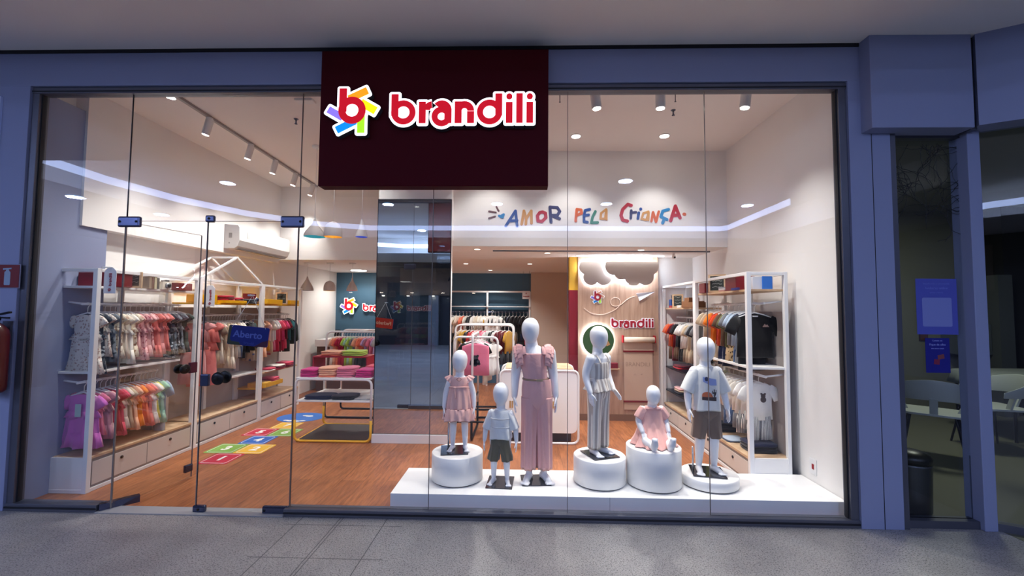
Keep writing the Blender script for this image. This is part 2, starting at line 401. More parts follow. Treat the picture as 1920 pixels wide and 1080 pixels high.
# side skirting
st('baseboard_left', box(XL, .04, 0, XL+.015, .24, .1), M_white, .003)
st('baseboard_right', box(XR-.012, .05, .12, XR, .58, .21), M_white) if False else None
# ------------------------------------------------------------------ shopfront frame and glass
GL, GR, GT, GB = -3.617, 2.225, 3.034, .05
fr = MB()
fr.box(GL-.06, -.03, GT, GR+.07, .04, GT+.045)
fr.box(GL-.05, -.03, 0, GL, .04, GT); fr.box(GR, -.03, 0, GR+.05, .04, GT)
fr.box(GL-.05, -.04, .0, -3.0, .04, GB); fr.box(-1.66, -.04, 0, GR+.05, .04, GB)
st('window_1_frame', fr, M_frame, .002) if False else st('trim_2', fr, M_frame, .002)
st('trim_3', MB().box(GL-.06, -.034, GT+.012, GR+.06, -.03, GT+.02).box(GL-.05, -.044, .018, -3.0, -.04, .03).box(-1.66, -.044, .018, GR+.05, -.04, .03).box(GL+.0, -.01, GB, GL+.008, .02, GT).box(GR-.008, -.01, GB, GR, .02, GT), M_dark)
DT = 2.077
panes = [(GL, -2.925, GB, GT), (-2.925, -1.636, DT+.006, GT), (-1.636, -.655, GB, GT), (-.655, .3147, GB, GT), (.3147, 1.2963, GB, GT), (1.2963, GR, GB, GT)]
for i, (a, b, z0, z1) in enumerate(panes):
    # a hair's gap shows as the dark seam between panes
    o = st('window_%d' % (i+1), box(a+.0018, -.005, z0, b-.0018, .005, z1), M_glass)
    e = MB()
    e.box(a, -.005, z0, a+.0018, .005, z1) if i else None
    e.box(b-.0018, -.005, z0, b, .005, z1) if i < 5 else None
    if i == 1: e.box(a, -.005, z0-.003, b, .005, z0)
    if e.v: e.build('glass_edge', M_edge, o)
# closed leaf
d2 = st('door_2', box(-2.31, -.005, .012, -1.642, .005, DT), M_glass)
MB().box(-2.316, -.005, .012, -2.31, .005, DT).box(-1.642, -.005, .012, -1.64, .005, DT).build('glass_edge', M_edge, d2)
MB().tube([(-2.165, -.075, .945), (-2.165, .075, .945)], .012, 12).ball((-2.165, -.04, .945), .046, .016, .046, 20, 12).ball((-2.165, .04, .945), .046, .016, .046, 20, 12).build('door_handle', M_black, d2)
MB().box(-2.315, -.014, .885, -2.255, .014, .97).build('door_lock', M_chrome, d2, bevel=.006)['label'] = 'square metal door lock'
# open leaf, hinged at the left, swung into the shop
LW, LA = .595, radians(78)
d1 = link('door_1', box(0, -.005, .012, LW, .005, DT).mesh('door_1', M_glass), None, (-2.942, .012, 0), (0, 0, LA), 'structure')
MB().box(LW, -.005, .012, LW+.004, .005, DT).box(-.004, -.005, .012, 0, .005, DT).box(0, -.005, DT, LW, .005, DT+.003).build('glass_edge', M_edge, d1)
MB().tube([(LW-.12, -.05, .935), (LW-.12, .05, .935)], .012, 12).ball((LW-.12, -.032, .935), .048, .018, .04, 20, 12).ball((LW-.12, .032, .935), .048, .018, .04, 20, 12).build('door_handle', M_black, d1)
MB().box(LW-.06, -.014, .89, LW+.006, .014, .98).build('door_lock', mat('plum lock', (90, 40, 60), .3, .5), d1, bevel=.006)
MB().box(LW-.06, -.014, .06, LW+.004, .014, .12).build('floor_lock', M_chrome, d1, bevel=.005)
def patch(x0, x1, z0, z1, lab, y=.016):
    o = box(x0, -y, z0, x1, y, z1).build('patch_fitting', M_chrome, bevel=.012, seg=3); tag(o, lab, 'glass clamp'); 
    
    for xx in ((x0+.02, x1-.02) if x1-x0 > .1 else ((x0+x1)/2,)): MB().cyl((xx, -y-.003, (z0+z1)/2), (xx, -y, (z0+z1)/2), .009).build('cover_screw', M_black, o)
patch(-2.985, -2.82, 2.035, 2.115, 'polished metal clamp above the left glass door hinge')
patch(-1.77, -1.6, 2.035, 2.12, 'polished metal clamp at top right corner of closed glass door')
patch(-2.33, -2.265, 2.072, 2.125, 'small square metal clamp above the gap between the glass doors')
patch(-1.83, -1.64, 0.0, .055, 'floor level metal hinge of the closed glass door')
patch(-2.33, -2.24, .0, .05, 'small floor lock at free corner of closed glass door')
hp = link('floor_hinge', box(-.02, -.022, 0, .2, .022, .05).mesh('floor_hinge', M_chrome), None, (-2.99, .0, 0), (0, 0, LA-.5)); tag(hp, 'floor hinge box at foot of the open glass door leaf', 'hinge')
# threshold
st('trim_4', box(-3.0, -.05, 0, -1.66, .06, .006), mat('grey threshold stone', (150, 150, 150), .5))
# header, columns, mall ceiling
ZM = 3.355
st('wall_front', box(-4.6, -.045, GT+.05, 2.56, .04, ZM), M_mall, .003)
st('wall_front', box(-4.6, -.045, 0, GL-.055, .6, GT+.05), M_mall, .002)
st('wall_front', MB().box(GR+.055, -.045, 0, 2.56, .04, GT+.05).box(GR+.07, .04, 0, 2.56, 5, GT), M_mall)
st('trim_5', MB().box(-4.6, -.052, ZM-.025, 2.365, -.045, ZM).box(2.43, -.047, .0, 2.434, -.044, 2.70), M_dark)
st('trim_6', MB().box(-3.90, -.06, 0, -3.875, -.045, 3.0), mat('pale edge strip', (190, 205, 240), .5))
# shop sign
sg = thing('shop_sign', 'dark maroon fascia sign with glowing red and white lettering', 'sign', (-.634, -.15, 2.783))
box(-.8, -.0, -.484, .8, .1, .484).build('sign_panel', mat('sign maroon', (64, 0, 11), .6, spec=.1), sg, bevel=.003)
box(-.79, .1, -.47, .79, .104, .47).build('sign_back', mat('sign back red', (140, 18, 34), .5), sg)  # lighter red than the panel: light from the shop put into its colour
PX = lambda px, py: ((px/3.858+590-815)*3.77e-3, (222-(py/3.858+80))*3.77e-3)
SC = 3.77e-3/3.858
ex, ez = PX(305, 520); wx, wz = PX(1080, 520)
emblem(sg, ex, ez, -.0, SC, glow=1.15, rim=18, t=.05)
word(sg, wx, wz, -.0, SC, glow=1.15, rim=18, t=.05)
# mall ceiling with a recess and its cove
mc = MB()
mc.box(-12, -2.3, ZM, 9, .2, ZM+.6); mc.box(-12, -11, ZM, -7.2, -2.3, ZM+.6); mc.box(6.2, -11, ZM, 9, -2.3, ZM+.6); mc.box(-7.2, -11, ZM, 6.2, -8.2, ZM+.6)
st('ceiling', mc, M_mceil)
st('ceiling', box(-7.3, -8.3, ZM+.5, 6.3, -2.2, ZM+.6), M_mceil)
cove = [(-6.9, -2.7), (-6.95, -3.8), (-6.75, -5.1), (-6.2, -6.3), (-5.2, -7.4), (-4, -7.95), (5.0, -7.95), (5.15, -7.8), (5.1, -5.2)]
M_cove = mat('cove light strip', (.50, .62, 1.0, 1), emis=6)
cv = MB()
for a, b in zip(cove[:-1], cove[1:]): cv.obox((a[0], a[1], 3.56), (b[0], b[1], 3.56), .03, .12)
tag(cv.build('cove_light', M_cove), 'blue white light strip running round the mall ceiling recess', 'light')
DL = [(-8.352, 4.611), (-7.977, 6.074), (-4.858, 3.744), (-.516, 5.095), (1.58, 5.086), (1.6, 3.635), (-2.648, 5.147), (4.3, 5.2)]
DLW = ['low at the far left', 'above the left unit', 'highest on the left wall', 'above the sun rays of the lettering', 'above the letter A of PELA', 'highest above the lettering', 'at top left of the mirror', 'in the right wall pane']
M_dl = mat('mall downlight disc', (.30, .62, 1.0, 1), emis=5)
for i, (x, yv) in enumerate(DL):
    zz = ZM+.5 if x > -7.2 and yv < 8.2 else ZM; k = (zz-1.45)/2.05
    xx, yy = x*k, 3.05-(yv+3.05)*k
    if xx < -7.2: zz = ZM; k = (zz-1.45)/2.05; xx, yy = x*k, 3.05-(yv+3.05)*k
    d = MB().lathe([(.10, -.004), (.10, .0)], 24).build('ceiling_light', M_dl, None, (xx, yy, zz-.003))
    tag(d, 'blue white mall downlight whose reflection is seen '+DLW[i], 'light', 'downlights of the mall ceiling')
    lamp('mall_lamp', 'AREA', (xx, yy, zz-.02), E_MALL, BLUE, shape='DISK', size=.24)
# opposite side of the mall (seen in the mirror)
st('wall_mall', box(-12, -11.1, 0, 9, -11, ZM), mat('dark mall shopfront', (34, 36, 42), .5))
st('wall_mall', MB().box(-12.1, -11, 0, -12, .2, ZM+.6), M_mall)
st('wall_mall', MB().box(9, -11, 0, 9.1, .2, ZM+.6), M_mall)
# ------------------------------------------------------------------ shelving units
def drawer_face(t, x, y0, y1, z0, z1, sgn, nm='drawer'):
    d = box(x-.004 if sgn > 0 else x-.0, y0+.003, z0, x if sgn > 0 else x+.004, y1-.003, z1).build(nm, M_cream, t, bevel=.0015)
    MB().cyl((x+sgn*.0005, (y0+y1)/2, z1-.045), (x+sgn*.006, (y0+y1)/2, z1-.045), .013, 14).build('finger_hole', M_black, d)
def shelving(label, ya, yb, side, dz, rails, shelves, endpanel, house=False, H=1.755, x=0, depth=.34):
    """side +1: stands on the left wall and faces +x, -1: on the right wall; x = front plane"""
    t = thing('display_shelving', label, 'shelf', (x, ya, 0)); L_ = yb-ya; D = -side*depth
    e = .018
    f = MB()
    for yy in (0, L_-2*e):
        f.box(0, yy, 0, -side*2*e, yy+2*e, H); f.box(D, yy, 0, D+side*1.6*e, yy+2*e, H)
    q = .0015; a_, b_ = -side*q, D+side*q; pw = 2*e
    f.box(a_, pw, H-.028, -side*.028, L_-pw, H-q); f.box(b_, pw, H-.028, D+side*.028, L_-pw, H-q)
    f.box(-side*pw, q, H-.028, D+side*1.6*e, .028, H-q); f.box(-side*pw, L_-.028, H-.028, D+side*1.6*e, L_-q, H-q)
    f.box(-side*pw, q, q, D+side*1.6*e, L_-q, .03); f.box(a_, pw, q, -side*pw, L_-pw, .03)
    f.build('frame', M_white, t, bevel=.002)
    if house:
        g = MB(); pk = H+.285; m_ = L_*.52
        for xx in (-side*.014, D+side*.014):
            g.obox((xx, .02, H), (xx, m_, pk), .022, .022); g.obox((xx, m_, pk), (xx, L_-.02, H), .022, .022)
        g.obox((0, m_, pk), (D, m_, pk), .022, .022)
        g.build('gable_frame', M_white, t, bevel=.002)
    # drawer box and pale board
    MB().box(-side*.012, .02, .03, D, L_-.02, dz-.022).build('drawer_box', mat('taupe carcass', (150, 138, 130), .6), t)
    if endpanel: box(-side*.03, .004, .03, D+side*.0, .022, dz-.004).build('end_panel', M_lam, t)
    m_ = L_/2
    for a, b in ((.045, m_), (m_, L_-.045)): drawer_face(t, -side*.004, a, b, .05, dz-.045, side)
    box(-side*.002, .02, dz-.02, D, L_-.02, dz).build('board', M_board, t, bevel=.001)
    MB().box(D+side*.004, .01, .03, D, L_-.01, 1.45).build('back_panel', mat('back panel grey', (176, 166, 160), .7), t)
    for yy in (L_/2,):
        MB().box(D+side*.004, yy-.02, dz, D+side*.03, yy+.02, 1.7).build('slotted_upright', M_white, t)
    for (z, y0, y1, m) in shelves:
        s = box(-side*.03, max(y0, .02), z-.018, D+side*.01, min(y1, L_-.02), z).build('shelf', m, t, bevel=.001)
    for (z, y0, y1) in rails:
        r = MB(); xx = D*.5
        r.tube([(xx, y0, z), (xx, y1, z)], .011, 10)
        for yy in (y0+.02, (y0+y1)/2, y1-.02): r.tube([(xx, yy, z), (D, yy, z+.02)], .008, 8)
        r.build('hanging_rail', M_white, t)
    return t
X1, X2 = -3.375, 1.875
Y1 = (.245, 1.33, 2.42, 3.40)
shelving('white open shelving unit nearest the glass doors, filled with dresses', Y1[0], Y1[1], 1, .275, [(1.47, .05, 1.04), (.84, .05, .8)], [(1.615, 0, 9, M_lam), (.935, 0, .9, M_lam)], True, x=X1)
shelving('white shelving unit with a house shaped gable frame on top', Y1[1], Y1[2], 1, .275, [(1.36, .05, 1.04)], [(1.50, 0, 9, M_yel), (.64, .55, 9, M_lam)], False, True, x=X1)
shelving('white shelving unit at the rear left, beyond the gable frame one', Y1[2], Y1[3], 1, .275, [(1.36, .05, .93)], [(1.50, 0, 9, M_yel), (.60, 0, 9, M_board), (.41, 0, .5, M_yel)], False, x=X1)
shelving('white shelving unit on the right wall, nearest the shop window', .585, 1.70, -1, .245, [(1.52, .05, 1.06), (.90, .05, 1.0)], [(1.64, 0, 9, M_board), (.985, 0, 9, M_lam)], True, x=X2, H=1.785)
shelving('white shelving unit on the right wall beside the oak panel', 1.70, 2.78, -1, .245, [(1.37, .05, 1.0)], [(1.49, 0, 9, M_board), (.72, .1, 9, M_black), (.42, .1, 9, M_black)], False, x=X2, H=1.785)
# ------------------------------------------------------------------ hanging garments
def garment_parts(kind, sd):
    """returns [(part name, MB)] of a garment hanging in the x/z plane under its rail (z=0)"""
    R = random.Random(sd); out = []
    def body(prof, amp=.05, k=7, n=36):
        mb = MB(); rs = []; ph = R.random()*6
        top = prof[0][0]; bot = prof[-1][0]
        for (z, rx, ry) in prof:
            a = amp*min(1, max(0, (top-z)/(top-bot)))
            r = []
            for j in range(n):
                t = 2*pi*j/n; q = 1+a*sin(k*t+ph)+a*.5*sin((k*2+1)*t+ph*2)
                cx = abs(cos(t))**.75*(1 if cos(t) > 0 else -1)
                r.append((cx*rx*(1+(q-1)*.35), sin(t)*ry*.62*(1+(q-1)*4.5), z+.004*sin(3*t+ph)*(1 if z == bot else 0)))
            rs.append(r)
        mb.rings(rs); return mb
    def sleeves(mb, x, z, dx, dz, r0, r1, amp=0, k=5):
        for s in (-1, 1):
            pts = [(s*x, 0, z), (s*(x+dx*.4), -.004, z+dz*.25), (s*(x+dx*.75), -.006, z+dz*.6), (s*(x+dx), -.006, z+dz)]
            mb.tube(pts, [r0*.8, r0, (r0+r1)/2, r1], 20, ry=[.010, .013, .015, .015], amp=amp, k=k, ph=R.random()*6, taper_amp=[0, .4, .8, 1])
    S_ = lambda: R.uniform(.95, 1.05)
    if kind in ('tee', 'set', 'shirt'):
        h = .43 if kind != 'shirt' else .47
        w = .135*S_()
        b = body([(-.085, .045, .012), (-.097, .085, .02), (-.113, w, .022), (-.16, w*1.02, .028), (-.28, w*.98, .03), (-h, w*1.04, .032)], .05, 6)
        sleeves(b, w*.8, -.125, .085, -.115, .05, .045)
        if kind == 'shirt': sleeves(b, w*.8, -.125, .06, -.2, .05, .035)
        out.append(('shirt_body', b))
        if kind == 'set':
            l = MB()
            for s in (-1, 1): l.tube([(s*.055, 0, -.40), (s*.062, 0, -.5), (s*.068, 0, -.62*S_())], [.055, .062, .06], 20, ry=[.022, .026, .024], amp=.08, k=5, ph=R.random()*6)
            out.append(('shorts', l))
    elif kind in ('dress', 'longdress', 'babydress'):
        h = {'dress': .54, 'longdress': .66, 'babydress': .46}[kind]*S_(); ws = .115*S_(); hem = .158*S_()
        wz = -.085-(h-.085)*.38
        b = body([(-.088, .05, .012), (-.10, ws, .02), (-.15, ws*.95, .026), (wz, ws*.92, .028), (wz-.012, ws*1.05, .032), (-h*.8, hem*.85, .042), (-h, hem, .05)], .09, 9, 54)
        sleeves(b, ws*.85, -.115, .055, -.06, .036, .05, .18, 7)
        out.append(('dress_body', b))
        r = body([(wz+.015, ws*1.0, .034), (wz-.03, ws*1.2, .045)], .12, 11, 54)
        out.append(('waist_ruffle', r))
        if R.random() < .6:
            out.append(('hem_ruffle', body([(-h*.8, hem*.88, .046), (-h*.9, hem*.96, .052), (-h-.015, hem*1.04, .058)], .10, 12, 60)))
    elif kind == 'jumpsuit':
        b = body([(-.088, .05, .012), (-.10, .11, .02), (-.2, .11, .026), (-.3, .115, .03), (-.40, .15, .045)], .06, 8)
        sleeves(b, .10, -.11, .05, -.06, .05, .07, .2, 7)
        for s in (-1, 1): b.tube([(s*.05, 0, -.36), (s*.06, 0, -.5), (s*.068, 0, -.66), (s*.072, 0, -.80)], [.055, .062, .066, .07], 24, ry=[.025, .028, .03, .03], amp=.07, k=6, ph=R.random()*6)
        out.append(('jumpsuit_body', b))
        out.append(('yoke_ruffle', body([(-.16, .125, .034), (-.2, .14, .045), (-.31, .155, .052)], .14, 10, 54)))
    elif kind == 'pants':
        b = MB()
        b.tube([(0, 0, -.09), (0, 0, -.13)], [.105, .11], 24, ry=[.02, .024])
        for s in (-1, 1): b.tube([(s*.052, 0, -.12), (s*.06, 0, -.3), (s*.066, 0, -.48), (s*.066, 0, -.6*S_())], [.055, .058, .055, .05], 22, ry=[.022, .026, .024, .022], amp=.08, k=6, ph=R.random()*6)
        out.append(('trouser_body', b))
    elif kind == 'jacket':
        b = body([(-.075, .05, .02), (-.10, .1, .03), (-.12, .15, .035), (-.3, .15, .04), (-.5, .155, .042)], .05, 6)
        sleeves(b, .12, -.13, .06, -.33, .05, .035); out.append(('jacket_body', b))
    return out
def hanger_mesh():
    mb = MB()
    mb.tube([(.016*cos(a), 0, -.0+.016*sin(a)-.004) for a in [radians(d) for d in range(-60, 200, 20)]], .0025, 6)
    mb.tube([(.008, 0, -.018), (0, 0, -.03), (0, 0, -.075)], .0028, 6)
    mb.tube([(-.125, 0, -.112), (-.07, 0, -.09), (0, 0, -.072), (.07, 0, -.09), (.125, 0, -.112)], .006, 8)
    mb.tube([(-.11, 0, -.12), (.11, 0, -.12)], .004, 6)
    return mb.mesh('hanger', M_hang)
HANGER = hanger_mesh()
GCACHE = {}
def garment_meshes(kind, sd):
    k = (kind, sd)
    if k not in GCACHE: GCACHE[k] = [(n, mb.mesh(n, M_white)) for n, mb in garment_parts(kind, sd*13+5)]
    return GCACHE[k]
NAMES = {'tee': ('hanging_tshirt', 't-shirt', 'shirt'), 'set': ('hanging_outfit', 'shirt and shorts', 'outfit'), 'shirt': ('hanging_blouse', 'long-sleeved top', 'shirt'),
         'dress': ('hanging_dress', 'ruffled dress', 'dress'), 'longdress': ('hanging_dress', 'long dress', 'dress'), 'babydress': ('hanging_dress', 'baby dress', 'dress'),
         'jumpsuit': ('hanging_jumpsuit', 'ruffled jumpsuit', 'jumpsuit'), 'pants': ('hanging_trousers', 'trousers', 'trousers'), 'jacket': ('hanging_jacket', 'jacket', 'jacket')}
FAB = {  # name: (colour, pattern, colour2, scale)
 'white floral': ((226, 218, 208), 'floral', (178, 150, 140), 48), 'cream floral': ((226, 212, 190), 'floral', (168, 132, 110), 30),
 'cream': ((226, 214, 196),), 'ivory': ((236, 230, 218),), 'white': ((236, 234, 230),), 'pale pink': ((228, 176, 172),), 'salmon pink': ((226, 128, 120),),
 'dusty pink': ((206, 140, 138),), 'pink': ((222, 120, 146),), 'bright pink': ((214, 70, 120),), 'orchid pink': ((214, 112, 192),), 'mauve': ((176, 120, 134),), 'crimson': ((176, 30, 62),), 'rose': ((214, 76, 100),),
 'pink floral': ((226, 170, 170), 'floral', (170, 84, 100), 32), 'dark floral': ((44, 52, 62), 'floral', (170, 180, 188), 22), 'grey floral': ((110, 118, 126), 'floral', (46, 56, 62), 20), 'black': ((20, 20, 24),), 'navy': ((22, 28, 58),), 'dark green': ((44, 60, 54),),
 'orange': ((236, 130, 34),), 'deep orange': ((214, 74, 30),), 'coral': ((232, 122, 90),), 'peach': ((236, 176, 140),), 'lemon': ((228, 220, 110),), 'lime': ((176, 208, 90),), 'mint': ((170, 214, 190),), 'pale blue': ((170, 186, 204),), 'denim blue': ((66, 90, 128),), 'blue': ((48, 84, 158),), 'teal': ((60, 120, 124),),
 'beige': ((196, 176, 148),), 'sand': ((210, 190, 160),), 'taupe': ((140, 122, 104),), 'brown': ((104, 78, 60),), 'olive': ((110, 110, 72),), 'grey': ((128, 130, 134),), 'grey marl': ((170, 170, 170),), 'red': ((186, 26, 34),), 'dark red': ((110, 16, 30),), 'mustard': ((206, 156, 44),),
 'leopard print': ((190, 160, 120), 'floral', (70, 48, 34), 40), 'lilac': ((190, 160, 200),), 'striped': ((232, 232, 228), 'stripe', (28, 32, 52), 30), 'patterned pastel': ((226, 190, 160), 'floral', (90, 100, 160), 14), 'magenta': ((196, 34, 116),), 'charcoal': ((54, 56, 62),)}
def fm(n):
    f = FAB[n]; return fabric('fabric '+n, f[0], *(f[1:] if len(f) > 1 else ()))
def rack_row(items, place, where, group, seed=0, scale=1.0, from_='from the window', facing=None, side=0):
    """items: (kind, fabric[, fabric2]); place(i, n) -> (loc, rz)"""
    n = len(items)
    for i, it in enumerate(items):
        kind, fab = it[0], it[1]; nm, noun, cat = NAMES[kind]
        loc, rz = place(i, n)
        t = thing(nm, '%s %s, %s, %s hanger %s' % (fab, noun, where, ORD[i+1], from_), cat, loc, rz+random.uniform(-.1, .1), group)
        s = scale*(it[3] if len(it) > 3 else 1)*random.uniform(.96, 1.04); t.scale = (s, s, s)
        link('hanger', HANGER, t)
        for pn, me in garment_meshes(kind, (i+seed) % 3):
            o = link(pn, me, t); o.material_slots[0].link = 'OBJECT'
            f2 = it[2] if len(it) > 2 and it[2] and pn in ('shorts', 'hem_ruffle') else fab
            o.material_slots[0].material = fm(f2)
def side_rail(x, y0, y1, z, rz=pi/2):
    # garments hang square to a rail that runs along y: their width lies along x
    def p(i, n): return ((x+random.uniform(-.008, .008), y0+(y1-y0)*(i/(max(1, n-1))), z), 0)
    return p
D_, B_ = 'dress', 'babydress'
rack_row([(D_, 'white floral', None, 1.12), ('longdress', 'dark floral'), (D_, 'white floral'), (D_, 'grey floral'), (D_, 'cream floral'), (D_, 'cream'), (D_, 'ivory'), (D_, 'cream floral'), (D_, 'pale pink'), (D_, 'pink floral'), (D_, 'pale pink'), (D_, 'pink floral'), (D_, 'salmon pink'), (D_, 'dusty pink'),
          (D_, 'salmon pink'), (D_, 'dark floral'), (D_, 'grey floral'), (D_, 'dark floral'), (D_, 'grey floral'), (D_, 'dark green')], side_rail(-3.535, .34, 1.24, 1.47), 'upper left rail', 'dresses on the upper left rail', 0, .88)
rack_row([(B_, 'orchid pink', None, 1.12), (B_, 'pink'), (B_, 'mauve'), (B_, 'pale pink'), (B_, 'crimson'), (B_, 'rose'), (B_, 'cream'), (B_, 'beige'), (B_, 'peach'), (B_, 'orange'), (B_, 'coral'), (B_, 'salmon pink'), (B_, 'ivory'), (B_, 'lemon'), (B_, 'mint'), ('set', 'pale blue')],
         side_rail(-3.535, .34, 1.02, .84), 'lower left rail', 'baby clothes on the lower left rail', 1, .98)
rack_row([('jumpsuit', 'dusty pink'), ('jumpsuit', 'salmon pink', None, 1.05), ('set', 'taupe', 'beige'), ('longdress', 'cream'), ('set', 'beige', 'sand'), ('longdress', 'sand'), ('set', 'ivory', 'sand'), ('longdress', 'cream'), ('set', 'sand', 'taupe'), ('set', 'ivory', 'cream'), ('set', 'ivory', 'grey marl'), ('pants', 'denim blue'), ('pants', 'black'), ('jacket', 'black'), ('jacket', 'charcoal'), ('jacket', 'dark green')],
         lambda i, n: ((-3.52, (1.46, 1.60)[i] if i < 2 else 1.70+.046*(i-2), 1.36), .5 if i < 2 else 0), 'gable unit rail', 'clothes on the rail under the gable frame', 2, .9)
rack_row([('longdress', 'patterned pastel'), ('longdress', 'peach'), ('set', 'pale pink', 'peach'), ('set', 'cream', 'mustard'), ('set', 'white', 'beige'), ('set', 'white', 'pink'), ('set', 'rose', 'crimson'), ('set', 'crimson', 'dark red'), ('set', 'bright pink', 'crimson'), ('set', 'dark red', 'rose'), ('set', 'teal', 'dark green'), ('jacket', 'dark green'), ('jacket', 'charcoal')],
         side_rail(-3.535, 2.50, 3.30, 1.36), 'rearmost left rail', 'clothes on the rearmost left rail', 0, .86)
# right wall
rack_row([('tee', 'black', None, 1.22), ('set', 'navy', 'black'), ('set', 'pale blue', 'grey'), ('set', 'pale blue', 'denim blue'), ('set', 'grey', 'leopard print'), ('set', 'olive', 'leopard print'), ('set', 'brown', 'navy'), ('set', 'deep orange', 'navy'), ('set', 'red', 'taupe'), ('set', 'orange', 'beige'), ('set', 'orange', 'taupe'), ('set', 'beige', 'olive'), ('set', 'sand', 'taupe'), ('set', 'white', 'olive')],
         side_rail(2.045, .78, 1.62, 1.52), 'upper right rail', 'boys clothes on the upper right rail', 0, .92)
rack_row([('set', 'white', 'striped', 1.05), ('set', 'white', 'striped'), ('set', 'ivory', 'striped'), ('set', 'ivory', 'grey'), ('set', 'white', 'denim blue'), ('set', 'ivory', 'denim blue'), ('set', 'cream', 'grey'), ('set', 'white', 'teal'), ('set', 'lime', 'denim blue'), ('set', 'lemon', 'denim blue'), ('set', 'lime', 'grey')],
         side_rail(2.045, .76, 1.6, .90), 'lower right rail', 'boys clothes on the lower right rail', 1, .84)
rack_row([('set', 'grey', 'charcoal'), ('set', 'charcoal', 'beige'), ('set', 'grey marl', 'taupe'), ('set', 'sand', 'beige'), ('set', 'white', 'beige'), ('set', 'white', 'taupe'), ('set', 'white', 'black'), ('set', 'black', 'black'), ('set', 'charcoal', 'brown'), ('set', 'dark red', 'brown'), ('set', 'deep orange', 'dark red'), ('set', 'coral', 'brown')],
         side_rail(2.045, 1.80, 2.68, 1.37), 'rear right rail', 'boys clothes on the rear right rail', 2, .86)
# prints on the shirts that face the window
def hung(label_start):
    return next(o for o in COL.objects if o.parent is None and str(o.get('label', '')).startswith(label_start))
M_prg = mat('print warm grey', (84, 72, 70), .8)
for lab, blobs in (('white shirt and shorts, lower right rail, first', ((.03, -.20, .022), (.03, -.235, .028), (.012, -.18, .009), (.048, -.18, .009))), ('white shirt and shorts, lower right rail, second', ((.0, -.2, .02), (-.01, -.235, .03))), ('ivory shirt and shorts, lower right rail, third', ((.0, -.22, .025),))):
    pb = MB()
    for cx, cz, r in blobs: pb.prism([(cx+r*cos(2*pi*i/18), cz+r*sin(2*pi*i/18)) for i in range(18)], -.0245, -.019)
    pb.build('shirt_print', M_prg, hung(lab))
MB().prism([(.05, -.185), (.10, -.185), (.085, -.165), (.075, -.172), (.068, -.16)], -.0235, -.019).build('shirt_print', mat('print sand', (170, 140, 130), .8), hung('black t-shirt, upper right rail, first'))
MB().prism([(-.02, -.096), (.02, -.096), (.02, -.106), (-.02, -.106)], -.016, -.012).build('neck_label', mat('label white', (220, 220, 220), .6), hung('black t-shirt, upper right rail, first'))
bx_ = hung('orchid pink baby dress')
MB().box(-.022, -.036, -.24, .022, -.033, -.15).build('price_tag', mat('tag pale green', (190, 214, 210), .5), bx_)
# ------------------------------------------------------------------ folded clothes
def folded_mesh(sx, sy, h, sd):
    R = random.Random(sd); mb = MB(); n = 28; rs = []
    for z, k in ((0, .93), (h*.2, 1), (h*.5, 1.01), (h*.8, 1), (h, .9), (h*1.02, .5)):
        r = []
        for j in range(n):
            t = 2*pi*j/n; c, s_ = cos(t), sin(t)
            q = (abs(c)**6+abs(s_)**6)**(-1/6)
            w_ = 1+.015*sin(5*t+sd)
            r.append((c*q*sx/2*k*w_, s_*q*sy/2*k*w_, z+.002*sin(3*t+sd)))
        rs.append(r)
    mb.rings(rs); m_ = mb.mesh('folded_shirt', M_white); return m_
FOLD = {}
def fold_stack(x, y, z, cols, where, group, sx=.19, sy=.24, h=.017, rz=0, noun='folded shirt', nm='folded_shirt'):
    n = len(cols)
    for i, c in enumerate(cols):
        k = (sx, sy, h, i % 3)
        if k not in FOLD: FOLD[k] = folded_mesh(sx, sy, h, i*3+1)
        o = link(nm, FOLD[k], None, (x+random.uniform(-.004, .004), y+random.uniform(-.004, .004), z+i*h*1.0), (0, 0, rz+random.uniform(-.05, .05)))
        o.material_slots[0].link = 'OBJECT'; o.material_slots[0].material = fm(c)
        pos = 'top' if i == n-1 else ('bottom' if i == 0 else ORD[i+1]+' up')
        lab = '%s %s, %s in pile, %s' % (c, noun, pos, where) if n > 1 else '%s %s %s' % (c, noun, where)
        tag(o, lab, 'shirt', group)
# display table with yellow feet
TX0, TX1, TY0, TY1, TZ = -2.475, -1.64, 1.6, 2.28, .69
t = thing('display_table', 'white tube frame display table with yellow lower legs', 'table', ((TX0+TX1)/2, TY0, 0))
wx_ = (TX1-TX0)/2
def loopframe(y, z0, z1, w, r, rr=.013):
    pts = roundpath([(-w, y, .38), (-w, y, z0), (w, y, z0), (w, y, .38)], r)
    return pts
for yy in (0, TY1-TY0):
    MB().tube(roundpath([(-wx_, yy, .24), (-wx_, yy, TZ-.014), (wx_, yy, TZ-.014), (wx_, yy, .24)], .07), .0135, 12).build('frame_loop', M_white, t)
MB().tube(roundpath([(-wx_, 0, .24), (-wx_, 0, .014), (wx_, 0, .014), (wx_, 0, .24)], .07), .0135, 12).tube(roundpath([(-wx_, .68, .24), (-wx_, .68, .014), (wx_, .68, .014), (wx_, .68, .24)], .07), .0135, 12).tube([(-wx_+.03, 0, .014), (-wx_+.03, .68, .014)], .0135, 12).tube([(wx_-.03, 0, .014), (wx_-.03, .68, .014)], .0135, 12).build('yellow_base', M_yel, t)
box(-wx_, -.01, TZ-.012, wx_, .69, TZ+.004).build('tabletop', M_lam, t, bevel=.003)
box(-wx_+.01, 0, .43, wx_-.01, .68, .448).build('lower_shelf', M_lam, t, bevel=.002)
box(-wx_+.03, .03, .014, wx_-.03, .65, .024).build('base_board', mat('dark brown board', (46, 30, 27), .5), t)
where = ['front left of the display table', 'front centre left of the display table', 'front centre right of the display table', 'front right of the display table']
gp = 'folded shirts on the display table'
